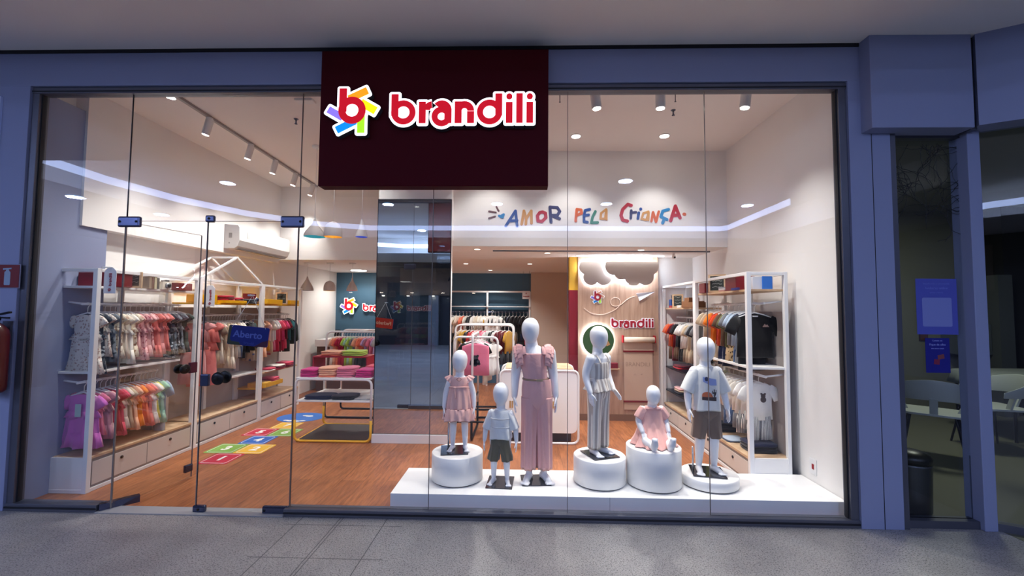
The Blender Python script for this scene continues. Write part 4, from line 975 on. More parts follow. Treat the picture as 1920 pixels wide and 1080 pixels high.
def pr(nm, poly, m, off, lab):
    poly = [(x*.92-.004, pz+(z-pz)*GS) for x, z in poly]; me = conform(poly, 6, .112, .0845, off); me.materials.append(m); o = link(nm, me, t); o['label'] = lab; return o
pz = .75
GS = 1.22
pr('shirt_print', [(-.058, pz-.005), (.05, pz-.02), (.055, pz-.058), (.0, pz-.058), (-.058, pz-.035)], mat('print sky', (150, 166, 220), .8), .0022, 'pale blue sky of the shirt print')
pr('shirt_print', [(-.032+.014*cos(2*pi*i/16), pz-.018+.014*sin(2*pi*i/16)) for i in range(16)], mat('print night blue', (30, 40, 84), .8), .0032, 'dark blue sun of the shirt print')
pr('shirt_print', [(-.066, pz-.13), (.05, pz-.13), (.05, pz-.155), (-.066, pz-.15)], mat('print brown', (62, 40, 38), .8), .0022, 'dark brown ground of the shirt print')
pr('shirt_print', [(-.066+.0, pz-.13)]+[(-.028+.038*cos(a), pz-.118+.02*sin(a)) for a in [radians(d) for d in range(180, -1, -20)]]+[(.02, pz-.13)], mat('print orange', (214, 110, 60), .8), .0028, 'orange dune of the shirt print')
pr('shirt_print', [(.028, pz-.13), (.028, pz-.11), (.014, pz-.108), (.014, pz-.09), (.02, pz-.09), (.02, pz-.1), (.028, pz-.1), (.028, pz-.082), (.036, pz-.082), (.036, pz-.1), (.044, pz-.098), (.044, pz-.085), (.05, pz-.085), (.05, pz-.106), (.036, pz-.11), (.036, pz-.13)], mat('print cactus', (40, 30, 36), .8), .0032, 'black cactus of the shirt print')
shorts(t, H, fabric('mannequin brown shorts', (118, 98, 84)),   .50, .44, .265, .099, .051, flare=1.0, sp=.062, ry=.06, amp=.07)
plate(t, -.12, .12, -.12, .12, rz=-.25, rod=(-.09, .05, .18))
# ------------------------------------------------------------------ counter behind the mannequins
t = thing('service_counter', 'white service counter with rounded tube frame and pale wood top', 'counter', (.18, 1.66, 0))
MB().tube(roundpath([(-.425, 0, .06), (-.425, 0, .79), (.425, 0, .79), (.425, 0, .012), (-.425, 0, .012), (-.425, 0, .06)], .07), .013, 12).build('front_frame', M_white, t)
MB().tube(roundpath([(-.425, .5, .06), (-.425, .5, .79), (.425, .5, .79), (.425, .5, .012), (-.425, .5, .012), (-.425, .5, .06)], .07), .013, 12).build('rear_frame', M_white, t)
MB().prism(rrect(-.412, .12, .412, .782, .06), .0, .5).build('counter_body', M_lam, t)
MB().prism(rrect(-.39, .0, .36, .12, .004), .12, .4).build('plinth', mat('dark plinth', (74, 60, 56), .6), t)
box(-.37, .01, .803, .37, .5, .812).build('wood_top', M_board, t, bevel=.002)
shape_mb([('rect', 0, 0, 14, 60), ('rect', 22, 0, 36, 60), ('rect', 44, 0, 58, 60), ('rect', 66, 0, 80, 60), ('rect', -330, 0, -316, 60), ('rect', -310, 0, -298, 60)], 0, 0, .00125, -.004, 0).build('gold_lettering', mat('gold lettering', (196, 160, 104), .35, .5), t, (.09, -.0, .46))
# ------------------------------------------------------------------ oak feature wall
st('wall_oak', box(.735, 2.7, 0, 1.80, 2.78, ZL), M_panel)
st('baseboard_oak', box(.735, 2.694, 0, 1.80, 2.7, .085), mat('oak kick board', (120, 90, 72), .5))
st('wall_partition', MB().box(.62, 2.72, 0, .735, 2.85, 1.72), M_red)
st('wall_partition', MB().box(.62, 2.72, 1.72, .735, 2.85, ZL), mat('mustard wall paint', (196, 150, 40), .6))
st('wall_partition', MB().box(1.80, 2.78, 0, XR, 2.85, ZL), M_wall)
YW = 2.7
M_halo = mat('halo strip', (225, 236, 255), emis=55)
def flat_shape(nm, pts, d, th, m, t, off=0):
    return MB().prism(pts, -d-th, -d).build(nm, m, t)
def halo(t, pts, d):
    """led strip that follows the back of a panel, set in from its rim"""
    mb = MB(); n = len(pts)
    cx = sum(p[0] for p in pts)/n; cz = sum(p[1] for p in pts)/n
    q = [(cx+(x-cx)*.95, -d, cz+(z-cz)*.95) for x, z in pts]
    mb.tube(q, .006, 6, closed=True); mb.build('backlight_strip', M_halo, t)
def arcs(cs):  # union outline of circles approximated by lobes sampled as polar envelope
    cx = sum(c[0] for c in cs)/len(cs); cz = sum(c[1] for c in cs)/len(cs); out = []
    for i in range(160):
        a = 2*pi*i/160; best = 0
        for (x, z, r) in cs:
            dx, dz = x-cx, z-cz; bq = dx*cos(a)+dz*sin(a); disc = bq*bq-(dx*dx+dz*dz-r*r)
            if disc >= 0: best = max(best, bq+math.sqrt(disc))
        out.append((cx+best*cos(a), cz+best*sin(a)))
    return out
def clampz(p): return [(x, min(z, 2.095)) for x, z in p]
M_cl = mat('grey cloud board', (176, 162, 152), .6)
W = lambda px, py: (.735+(px-1081)*(1.065/153), 2.165-(py-483)*(2.165/306))
def cloud(lab, cs, d):
    t = thing('cloud_panel', lab, 'panel', (0, YW, 0)); c = [(*W(x, y), r*.00696) for x, y, r in cs]
    p = clampz(arcs(c)); flat_shape('cloud_board', p, d, .015, M_cl, t); halo(t, p, d-.02)
    return t
cloud('smaller grey cloud panel with a white glow at top left of the oak wall', [(1097, 503, 15), (1105, 522, 15), (1128, 521, 16), (1130, 500, 18), (1113, 500, 16)], .05)
cloud('larger grey cloud panel with a white glow at top right of the oak wall', [(1147, 502, 17), (1161, 512, 15), (1183, 521, 17), (1205, 521, 16), (1213, 502, 17), (1185, 496, 24), (1160, 498, 15), (1210, 497, 14)], .105)
t = thing('wall_roundel', 'round green panel with a white halo on the oak wall', 'panel', (*[W(1118, 640)[0]], YW, W(1118, 640)[1]))
c0 = [(.205*cos(2*pi*i/64), .205*sin(2*pi*i/64)) for i in range(64)]
flat_shape('green_disc', c0, .05, .015, mat('green board', (48, 84, 48), .5), t); halo(t, c0, .03)
box(.06, -.068, -.12, .11, -.065, -.05).build('paper_note', mat('kraft paper note', (170, 130, 90), .7), t, rot=(0, -.5, 0))
t = thing('wall_emblem', 'small coloured letter emblem on the oak wall below the clouds', 'sign', (*[W(1118, 559)[0]], YW, W(1118, 559)[1]))
emblem(t, 0, 0, -.001, .00049, glow=0, dull=True, rim=14, t=.015)
t = thing('wall_lettering', 'dark red shop name in raised letters on the oak wall', 'sign', (*[W(1184, 608)[0]], YW, W(1184, 608)[1]))
word(t, 0, 0, -.001, .00056, rim=14, t=.012)
# paper plane and its looping trail
t = thing('paper_plane', 'white paper plane with a looping trail mounted on the oak wall', 'decoration', (0, YW, 0))
A, B, C_, D2 = W(1227, 548), W(1190, 552), W(1196, 566), W(1198, 551)
pl = MB(); pl.add([(A[0], -.03, A[1]), (B[0], -.05, B[1]), (D2[0]-.02, -.015, W(1193, 558)[1]), (C_[0], -.06, C_[1])], [(0, 1, 2), (0, 2, 3)])
o = pl.build('folded_wings', mat('paper white', (196, 196, 204), .6), t); o.modifiers.new('solid', 'SOLIDIFY').thickness = .004
tr_ = [W(1092, 580), W(1105, 589), W(1125, 592), W(1143, 587), W(1157, 578), W(1161, 569), W(1158, 562), W(1150, 560), W(1143, 565), W(1144, 573), W(1152, 576), W(1162, 573), W(1172, 565), W(1180, 560), W(1189, 557)]
MB().tube(smooth_path([(x, -.015, z) for x, z in tr_]), .006, 8).build('trail', mat('trail beige', (206, 178, 160), .6), t)
# paper roll drawing board
t = thing('drawing_roll', 'hanging paper roll drawing board with maroon bars on the oak wall', 'drawing board', (W(1195, 700)[0], YW, 0))
zt_ = W(0, 638)[1]; zb_ = W(0, 768)[1]
MB().tube([(-.20, -.05, zt_), (.20, -.05, zt_)], .035, 24).build('paper_roll', mat('paper cream', (226, 208, 186), .8), t)
box(-.215, -.07, zt_-.04, -.2, -.0, zt_+.055).build('bracket', mat('bright red bracket', (170, 20, 34), .4), t); box(.2, -.07, zt_-.04, .215, 0, zt_+.055).build('bracket', mat('bright red bracket', (170, 20, 34), .4), t)
box(-.19, -.016, zb_, .185, -.012, zt_).build('paper_sheet', mat('paper sheet', (190, 162, 140), .85), t)
for z in (zt_-.165, zb_+.10): box(-.2, -.03, z, .2, -.008, z+.02).build('holding_bar', M_red, t)
text('BRANDILI', .075, mat('pencil grey', (150, 124, 108), .8), t, (-.01, -.0165, zt_-.33), depth=.0006)
MB().tube([(-.06, -.017, zt_-.47), (-.05, -.017, zt_-.45), (-.035, -.017, zt_-.47)], .002, 5).tube([(.03, -.017, zt_-.46), (.05, -.017, zt_-.455)], .003, 5).build('pencil_drawing', mat('pencil grey', (150, 124, 108), .8), t)
t = thing('wall_ledge', 'small wooden wall ledge beside the green disc', 'shelf', (W(1147, 691)[0], YW, W(1147, 691)[1]))
box(-.09, -.10, -.012, .07, 0, 0).build('ledge_board', M_board, t)
tag(box(-.06, -.08, 0, .05, -.0, .07).build('red_box', M_red, None, (W(1147, 691)[0], YW-.01, W(1147, 691)[1]), bevel=.004), 'small red box on the ledge beside the green disc', 'box')
# light pelmet above the oak wall
tag(box(.70, 2.56, ZL-.014, 1.84, 2.59, ZL).build('ceiling_light', mat('pelmet light', (235, 240, 255), emis=1.6)), 'thin white light strip on the ceiling above the oak wall', 'light')
lamp('pelmet_lamp', 'AREA', (1.27, 2.56, ZL-.035), 1.2, (.92, .95, 1), shape='RECTANGLE', size=1.1, size_y=.04, rot=(radians(35), 0, 0))
tag(MB().tube([(-.35, 1.80, ZL-.05), (2.1, 1.80, ZL-.05)], .008, 8).build('curtain_rail', M_frame), 'long thin metal rail under the lower ceiling edge', 'rail')
t = thing('security_camera', 'small white and black security camera above the rear right shelving', 'camera', (1.87, 2.3, ZL))
MB().cyl((0, 0, 0), (0, 0, -.03), .015).ball((0, -.01, -.05), .025, .03, .025).build('housing', M_white, t); MB().cyl((0, -.03, -.055), (0, -.042, -.06), .012).build('camera_lens', M_black, t)
# ------------------------------------------------------------------ back wall: glowing emblem, closet, desk
t = thing('wall_sign', 'glowing emblem and shop name on the blue back wall', 'sign', (-3.47, YB, 1.50))
emblem(t, 0, 0, -.03, .00092, glow=1.15, rim=18, t=.03); word(t, .62, -.03, -.03, .00068, glow=1.15, rim=16, t=.03)
t = thing('cash_desk', 'long white topped cash desk with a wooden front at the back', 'desk', (-3.05, 4.7, 0))
box(-.60, -.3, .78, 1.0, .3, .90).build('desk_top', M_white, t, bevel=.004); box(-.58, -.26, 0, .98, .28, .78).build('desk_front', mat('walnut front', (92, 66, 54), .5), t)
tag(box(-.05, -.02, 0, .05, .02, .17).build('card_terminal', M_black, None, (-3.33, 4.55, .902), (radians(-20), 0, 0), bevel=.006), 'black card stand on the white cash desk', 'device')
t = thing('wardrobe_rail', 'white framed clothes rail unit against the blue back wall', 'clothes rail', (-.63, 5.2, 0))
g = MB(); 
for x in (-.92, -.06, .755): g.box(x-.016, -.016, 0, x+.016, .016, 1.80)
g.box(-.92, -.016, 1.78, .755, .016, 1.81); g.build('frame', M_white, t)
g = MB(); g.box(-.92, -.05, 1.50, .755, .2, 1.515); g.build('shelf', M_white, t)
MB().tube([(-.92, 0, 1.40), (.755, 0, 1.40)], .012, 8).build('hanging_rail', M_chrome, t)
cols = ['cream', 'black', 'grey', 'ivory', 'cream', 'coral', 'ivory', 'black', 'white', 'cream', 'ivory', 'white', 'mustard', 'black', 'charcoal', 'white', 'grey', 'black', 'navy', 'charcoal', 'black', 'black', 'charcoal', 'black']
cols2 = ['dark red', 'black', 'navy', 'white', 'beige', 'rose', 'grey', 'black']
rack_row([('set', c, cols2[(i*3) % 8]) for i, c in enumerate(cols)], lambda i, n: ((-1.50+1.58*i/(n-1), 5.2, 1.40), pi/2-.35), 'clothes rail at the back wall', 'clothes on the back wall rail', 1, .95, 'from its left end')
t2 = thing('hanging_tshirt', 'white t-shirt with a beige print facing forward at the back wall', 'shirt', (-.58, 5.05, 1.42))
link('hanger', HANGER, t2)
for pn, me in garment_meshes('tee', 1):
    o = link(pn, me, t2); o.material_slots[0].link = 'OBJECT'; o.material_slots[0].material = fm('white')
box(-.06, -.036, -.26, .06, -.033, -.21).build('shirt_print', mat('print beige', (170, 140, 120), .8), t2)
t2.scale = (1.15, 1, 1.15)
# low clothes rack boards under: hanging square tag sign
def tag_sign(lab, x, y, z, w, h, rounded=False, rz=0, vertical=False, hang=.06, nm='hanging_sign'):
    t = thing(nm, lab, 'sign', (x, y, z), rz)
    if rounded: p = [(-w/2, -h), (w/2, -h), (w/2, -.03), (w/2-.025, 0), (-w/2+.025, 0), (-w/2, -.03)]
    else: p = [(-w/2, -h), (w/2, -h), (w/2, 0), (-w/2, 0)]
    MB().prism(p, -.002, .002).build('sign_board', mat('sign card white', (222, 220, 222), .5), t, bevel=.001)
    sc = (h*.5 if vertical else w*.82)/1000
    if vertical:
        e_ = bpy.data.objects.new('lettering_group', None)
        bpy.data.objects.remove(e_)
        o = shape_mb(WORD, 1080, 520, sc, -.0035, -.002).build('lettering', mat('brand red 0', (150, 10, 35)), t, (.004, 0, -h*.46), (0, -pi/2, 0))
        shape_mb(B_RED+[q for _, ps, _ in PETALS for q in ps], 305, 520, sc*.8, -.0035, -.002).build('emblem', mat('brand red 0', (150, 10, 35)), t, (0, 0, -h*.86))
    else:
        shape_mb(WORD, 1080, 520, sc, -.0035, -.002).build('lettering', mat('brand red 0', (150, 10, 35)), t, (0, 0, -h*.68))
        shape_mb(B_RED+[q for _, ps, _ in PETALS for q in ps], 305, 520, sc*.7, -.0035, -.002).build('emblem', mat('brand red 0', (150, 10, 35)), t, (0, 0, -h*.3))
    if hang: MB().cyl((-w*.4 if not vertical else 0, 0, 0), (-w*.4 if not vertical else 0, 0, hang), .002, 6).cyl((w*.4 if not vertical else 0, 0, 0), (w*.4 if not vertical else 0, 0, hang), .002, 6).build('hanging_cord', M_frame, t)
    return t
tag_sign('square white hanging sign with red name before the blue back wall', .055, 4.9, 1.80, .14, .15, hang=.37)
tag_sign('white tag shaped sign standing out from the first left shelving post', X1+.075, Y1[0]+.03, 1.76, .10, .205, True, 0, True, hang=0)
MB().tube([(X1, Y1[0]+.03, 1.765), (X1+.09, Y1[0]+.03, 1.765)], .004, 6).build('sign_arm', M_white, bpy.data.objects['hanging_sign.001']).matrix_parent_inverse = Matrix.Translation(-Vector((X1+.075, Y1[0]+.03, 1.76)))
tag_sign('white tag shaped sign at the post under the gable frame', X1+.085, Y1[1]+.03, 1.68, .10, .22, True, 0, True, hang=.06)
# ------------------------------------------------------------------ things on the shelves
def crate(lab, x, y, z, sx, sy, sz, m, nm='display_box', open_=True, cat='box'):
    t = MB(); th = .008
    if open_:
        t.box(x-sx/2, y-sy/2, z, x+sx/2, y+sy/2, z+th); t.box(x-sx/2, y-sy/2, z+th, x-sx/2+th, y+sy/2, z+sz); t.box(x+sx/2-th, y-sy/2, z+th, x+sx/2, y+sy/2, z+sz)
        t.box(x-sx/2+th, y-sy/2, z+th, x+sx/2-th, y-sy/2+th, z+sz); t.box(x-sx/2+th, y+sy/2-th, z+th, x+sx/2-th, y+sy/2, z+sz)
    else: t.box(x-sx/2, y-sy/2, z, x+sx/2, y+sy/2, z+sz)
    o = t.build(nm, m, bevel=.0015); tag(o, lab, cat); return o
def chalk(lab, x, y, z, w, h, rz, lines):
    t = thing('chalkboard', lab, 'chalkboard', (x, y, z), rz)
    MB().box(-w/2, -.008, 0, w/2, .008, .018).box(-w/2, -.008, h-.018, w/2, .008, h).box(-w/2, -.008, .018, -w/2+.018, .008, h-.018).box(w/2-.018, -.008, .018, w/2, .008, h-.018).build('wooden_frame', M_board, t)
    box(-w/2+.018, -.003, .018, w/2-.018, .004, h-.018).build('slate', mat('slate', (44, 50, 48), .7), t)
    g = MB(); R = random.Random(int(w*1e4+x*100))
    for k in range(lines):
        zz = h-.035-k*(h-.06)/lines
        g.tube([(-w*.28+w*.56*i/8, -.004, zz+R.uniform(-.006, .006)) for i in range(9)], .0018, 5)
    g.build('chalk_marks', mat('chalk', (190, 195, 190), .9), t)
    return t
zt = 1.616
crate('wide maroon display box at the front of the top left shelf', -3.52, .46, zt, .27, .20, .115, M_red, open_=False)
chalk('small chalkboard on the top left shelf behind the tag shaped sign', -3.43, .62, zt, .13, .14, .2, 3)
def book(lab, x, y, z, sx, sy, sz, c):
    t = thing('book', lab, 'book', (x, y, z))
    MB().box(-sx/2, -sy/2, 0, -sx/2+.003, sy/2, sz).box(sx/2-.003, -sy/2, 0, sx/2, sy/2, sz).box(-sx/2+.003, -sy/2, 0, sx/2-.003, -sy/2+.003, sz).build('book_cover', mat('book %s' % (c,), c, .5), t)
    box(-sx/2+.003, -sy/2+.003, .002, sx/2-.003, sy/2-.003, sz-.003).build('pages', mat('pages', (225, 218, 200), .9), t)
for i, (c, nm) in enumerate((((150, 130, 110), 'beige'), ((110, 76, 60), 'brown'), ((196, 184, 150), 'cream'), ((88, 84, 78), 'grey'))):
    book('%s book standing upright between chalkboard and toy camera' % nm, -3.43, .735+.028*i, zt, .10, .024, .11-.006*(i % 2), c)
t = thing('toy_camera', 'small white and black toy camera on the top left shelf', 'camera', (-3.40, .92, zt))
box(-.02, -.05, 0, .02, .05, .075).build('camera_body', mat('toy ivory', (220, 212, 196), .4), t, bevel=.004)
MB().cyl((.02, 0, .038), (.038, 0, .038), .027, 20).build('lens_ring', mat('lens grey', (150, 150, 150), .3, .6), t); MB().cyl((.038, 0, .038), (.041, 0, .038), .018, 20).build('lens_glass', M_black, t)
MB().box(-.01, -.04, .075, .01, -.02, .085).box(-.01, .0, .075, .012, .03, .09).build('camera_top', M_black, t)
crate('maroon box on the top left shelf behind the toy camera', -3.42, 1.09, zt, .16, .17, .07, M_red, open_=False)
# yellow shelf of units two and three
zy = 1.501
crate('yellow box at the near end of the yellow shelf', -3.46, 1.47, zy, .22, .16, .085, M_yel)
crate('long yellow tray of red shirts on the yellow shelf', -3.46, 1.86, zy, .24, .36, .03, M_yel)
fold_stack(-3.46, 1.79, zy+.009, ['dark red', 'crimson', 'dark red', 'crimson'], 'near end of the upper yellow tray', 'red shirts in the yellow tray', sx=.2, sy=.17, h=.019)
fold_stack(-3.46, 1.96, zy+.009, ['crimson', 'dark red', 'crimson'], 'far end of the upper yellow tray', 'red shirts in the yellow tray', sx=.2, sy=.15, h=.019)
fold_stack(-3.45, 2.17, zy, ['charcoal', 'black', 'charcoal'], 'yellow shelf beside the silver toy', 'dark shirts on the yellow shelf', sx=.2, sy=.2, h=.018)
t = thing('toy_globe', 'small silver round toy on the yellow shelf by the dark shirts', 'toy', (-3.385, 2.30, zy))
MB().lathe([(.02, 0), (.022, .008), (.006, .012), (.006, .03)], 16).build('foot', M_chrome, t); MB().ball((0, 0, .05), .026).build('globe', M_chrome, t)
MB().tube([(0, .03*cos(a), .05+.03*sin(a)) for a in [2*pi*i/20 for i in range(20)]], .003, 6, closed=True).build('ring', M_white, t)
crate('small open red box on the yellow shelf above the silver toy', -3.52, 2.36, zy, .1, .12, .13, M_red)
crate('yellow tray on the yellow shelf of the rear left unit', -3.45, 2.62, zy, .24, .34, .062, M_yel)
chalk('white framed green board on the rear yellow shelf', -3.42, 2.92, zy, .15, .17, .3, 2)
crate('yellow tray of dark accessories at the rear end of yellow shelf', -3.46, 3.14, zy, .22, .24, .06, M_yel)
for i, c in enumerate(((90, 50, 30), (40, 40, 40), (130, 80, 50))):
    o = MB().tube([(.03*cos(a), .03*sin(a), 0) for a in [2*pi*k/16 for k in range(16)]], .012, 8, closed=True).build('rolled_belt', mat('belt %d' % i, c, .5), None, (-3.46, 3.07+.07*i, zy+.0205+.0)); tag(o, '%s rolled belt in the rear yellow tray' % ('brown', 'black', 'tan')[i], 'belt')
# lower shelves of the rear left unit
fold_stack(-3.46, 2.66, .602, ['ivory', 'crimson'], 'near end of the rear left lower shelf', 'shirts on the rear left lower shelves', sx=.2, sy=.2, h=.022)
fold_stack(-3.46, 2.90, .602, ['crimson', 'dark red', 'ivory'], 'middle of the rear left lower shelf', 'shirts on the rear left lower shelves', sx=.2, sy=.2, h=.02)
fold_stack(-3.46, 3.14, .602, ['dark red', 'crimson', 'rose'], 'far end of the rear left lower shelf', 'shirts on the rear left lower shelves', sx=.2, sy=.2, h=.024)
crate('yellow tray on the low board of the rear left unit', -3.46, 2.68, .412, .24, .4, .055, M_yel)
fold_stack(-3.46, 2.60, .421, ['mustard', 'brown', 'mustard'], 'near end of the low yellow tray', 'shirts in the low yellow tray', sx=.19, sy=.16, h=.017)
fold_stack(-3.46, 2.78, .421, ['rose', 'pink', 'crimson', 'rose'], 'far end of the low yellow tray', 'shirts in the low yellow tray', sx=.19, sy=.17, h=.022)
# hat and pumpkin like dark blobs hanging at the first unit end
# right wall shelves
zr = 1.641
crate('maroon box at the rear of the top right shelf', 1.98, 1.50, zr, .2, .14, .1, M_red, open_=False)
chalk('wooden framed chalkboard with sums on the top right shelf', 1.95, 1.30, zr, .16, .18, -.5, 4)
for i, nm in enumerate(('pink', 'white', 'grey')):
    o = MB().prism(rrect(-.07, -.055, .07, .055, .01), 0, .014, axis='z').build('book', mat('flat book '+nm, ((206, 150, 140), (226, 222, 220), (150, 150, 156))[i], .6), None, (1.98, 1.13, zr+.0145*i), (0, 0, .1*i)); tag(o, '%s flat book, %s of the little pile on the top right shelf' % (nm, ('lowest', 'middle', 'top')[i]), 'book')
crate('wide maroon box on the top right shelf', 1.99, .93, zr, .17, .2, .125, M_red, open_=False)
book('thin blue book lying before the wide maroon box', 1.90, .83, zr, .02, .12, .02, (40, 44, 120))
crate('blue and white display block at the window end of top right shelf', 2.06, .70, zr, .17, .05, .11, mat('white block', (200, 206, 220), .5), open_=False, cat='block')
MB().box(2.06, .673, zr+.004, 2.14, .6745, zr+.106).build('blue_face', mat('bright blue', (40, 110, 200), .5), bpy.data.objects['display_box']) if False else tag(box(2.05, .66, zr, 2.13, .672, zr+.112).build('blue_card', mat('bright blue', (40, 110, 200), .5)), 'bright blue card leaning at the window end of top right shelf', 'card')
zq = 1.491
t = thing('pencil_pot', 'blue and red pencil holder full of dark pencils', 'pot', (1.97, 2.62, zq))
MB().box(-.04, -.05, .03, .04, .05, .11).build('pot_body', mat('pot blue', (36, 70, 130), .5), t); MB().box(-.04, -.05, 0, .04, .05, .03).build('pot_base', mat('pot red', (170, 50, 50), .5), t)
for i in range(6): MB().cyl((-.02+.01*i, -.02+.008*i, .10), (-.035+.014*i, -.03+.012*i, .165+.006*(i % 3)), .004, 6).build('pencil', mat('pencil dark', (36, 40, 60), .5), t)
chalk('small wooden framed chalkboard beside the pencil holder', 1.95, 2.40, zq, .13, .17, -.5, 3)
for i, nm in enumerate(('white', 'cream')):
    o = MB().prism(rrect(-.06, -.05, .06, .05, .01), 0, .014, axis='z').build('book', mat('flat book b'+nm, ((226, 222, 220), (206, 196, 180))[i], .6), None, (1.96, 2.25, zq+.0145*i), (0, 0, .2*i)); tag(o, '%s flat book before the small chalkboard beside the pencil holder' % nm, 'book')
M_br = mat('brown carton', (120, 78, 44), .7)
crate('large brown carton on the rear right shelf', 1.98, 2.0, zq, .18, .22, .075, M_br, open_=False)
crate('small brown carton beside the large one on rear right shelf', 1.95, 1.80, zq, .14, .13, .06, M_br, open_=False)
crate('flat brown carton on top of the large brown carton', 1.98, 2.03, zq+.0765, .12, .14, .04, M_br, open_=False)
fold_stack(2.03, 2.45, .722, ['red', 'dark red'], 'upper black shelf beside the oak panel', 'shirts on the black shelves', sx=.2, sy=.24, h=.024)
fold_stack(2.03, 2.42, .422, ['black', 'beige', 'pale pink'], 'rear of the lower black right shelf', 'shirts on the black shelves', sx=.2, sy=.22, h=.024)
fold_stack(2.03, 2.1, .422, ['charcoal', 'grey'], 'front of the lower black right shelf', 'shirts on the black shelves', sx=.2, sy=.22, h=.022)
fold_stack(2.04, 1.45, .246, ['black', 'charcoal', 'black', 'charcoal'], 'right wooden board behind the brown shorts', 'dark clothes on the right board', sx=.22, sy=.24, h=.026)
fold_stack(1.98, 1.08, .246, ['denim blue', 'pale blue'], 'right wooden board beside the white post', 'dark clothes on the right board', sx=.17, sy=.17, h=.011)
fold_stack(2.06, .80, .246, ['black', 'black', 'navy'], 'window end of the right wooden board', 'dark clothes on the right board', sx=.24, sy=.22, h=.026)
# ------------------------------------------------------------------ ceiling track and spots, downlights, pendants
tk = tag(MB().obox((-2.98, .42, ZC-.012), (-3.08, 3.15, ZC-.012), .03, .024).build('light_track', mat('track grey', (150, 144, 140), .5)), 'long ceiling track carrying the five white spotlights', 'track')
tpos = [(-2.99, .85), (-3.01, 1.50), (-3.03, 2.0), (-3.05, 2.5), (-3.07, 3.0)]
M_lens = mat('lit lens', (255, 244, 232), emis=25)
def spot(name, lab, x, y, z0, ln, r, tilt, rz, energy, grp, beam=75, col=NEUT, stem=.035):
    t = thing(name, lab, 'spotlight', (x, y, z0), rz, grp)
    MB().lathe([(.03, -.014), (.03, 0)], 20).cyl((0, 0, -.014), (0, 0, -stem-.02), .008, 8).build('mount', M_white, t)
    Rm = Matrix.Rotation(tilt, 3, 'Y'); a = Vector((0, 0, -stem)); d = Rm @ Vector((0, 0, -1))
    up_ = a-d*.02; e = a+d*ln
    MB().tube([up_, up_+d*.004, e-d*.002, e], [r*.9, r, r, r*.94], 24).build('lamp_body', M_white, t)
    MB().tube([e, e+d*.003], [r*.8, r*.8], 20).build('lamp_lens', M_lens, t)
    L_ = lamp('spot_beam', 'SPOT', e+d*.012, energy, col, t, spot_size=radians(beam), spot_blend=1, shadow_soft_size=r*.7)
    L_.rotation_euler = (0, tilt, 0)
    return t
for i, (x, y) in enumerate(tpos):
    spot('track_spotlight', ('white track spotlight nearest the shop window', 'second white track spotlight from the shop window', 'middle white spotlight of the ceiling track', 'fourth white track spotlight from the shop window', 'rearmost white spotlight of the ceiling track')[i], x, y, ZC-.024, .13, .034, .26, 0, E_TRACK, 'spotlights on the ceiling track', beam=84)
for i, x in enumerate((.57, 1.10, 1.79)):
    spot('ceiling_spotlight', ('left white cylinder spotlight over the display platform', 'middle white cylinder spotlight over the display platform', 'right white cylinder spotlight over the display platform')[i], x, .36, ZC, .15, .04, .12*(i-1), 0, E_PLATFORM, 'spotlights over the display platform', beam=110)
spot('ceiling_spotlight', 'white cylinder spotlight hidden behind the shop sign, over the left mannequins', -.35, .36, ZC, .15, .04, .1, 0, E_PLATFORM, 'spotlights over the display platform', beam=110)
spot('ceiling_spotlight', 'white cylinder spotlight behind the header over the left shelving end', -2.75, .14, ZC, .15, .04, .1, 0, 62, 'spotlights over the display platform', beam=120)
def downlight(lab, x, y, z, r, e, grp=None, beam=120, on=True, lit=M_lens):
    t = thing('recessed_light', lab, 'downlight', (x, y, z), 0, grp)
    MB().lathe([(r*1.25, -.006), (r*1.3, 0)], 28).build('trim_ring', M_white, t)
    MB().lathe([(r, -.009), (r, -.006)], 24).build('lamp_disc', lit if on else M_white, t)
    if e: lamp('downlight_beam', 'SPOT', (0, 0, -.02), e, NEUT, t, spot_size=radians(beam), spot_blend=.5, shadow_soft_size=.04)
downlight('left round ceiling downlight before the wall lettering', .54, 1.35, ZC, .045, E_WASH, beam=100)
downlight('right round ceiling downlight before the wall lettering', 1.457, 1.35, ZC, .045, E_WASH, beam=100)
downlight('ceiling downlight behind the shop sign, before the painted sun rays', -.38, 1.35, ZC, .045, E_WASH, beam=100)
downlight('round white ceiling downlight left of the shop sign', -1.9, 1.2, ZC, .045, E_WASH, beam=120)
downlight('bright round lamp in the low ceiling before the blue wall', -3.1, 4.9, ZL, .14, 30, beam=150)
for i, (x, y) in enumerate(((-.55, 2.0), (.30, 2.3), (1.386, 2.0), (-.9, 3.6), (.1, 3.6), (-2.0, 3.9), (-.6, 4.7))):
    downlight('small recessed low ceiling downlight, '+('left behind the mirror', 'above the counter', 'before the oak panel', 'rear left above the dark shirts', 'rear centre', 'before the glowing emblem', 'above the back wall rail')[i], x, y, ZL, .035, E_LOW, beam=130, lit=mat('dim lens', (255, 240, 228), emis=2.5))
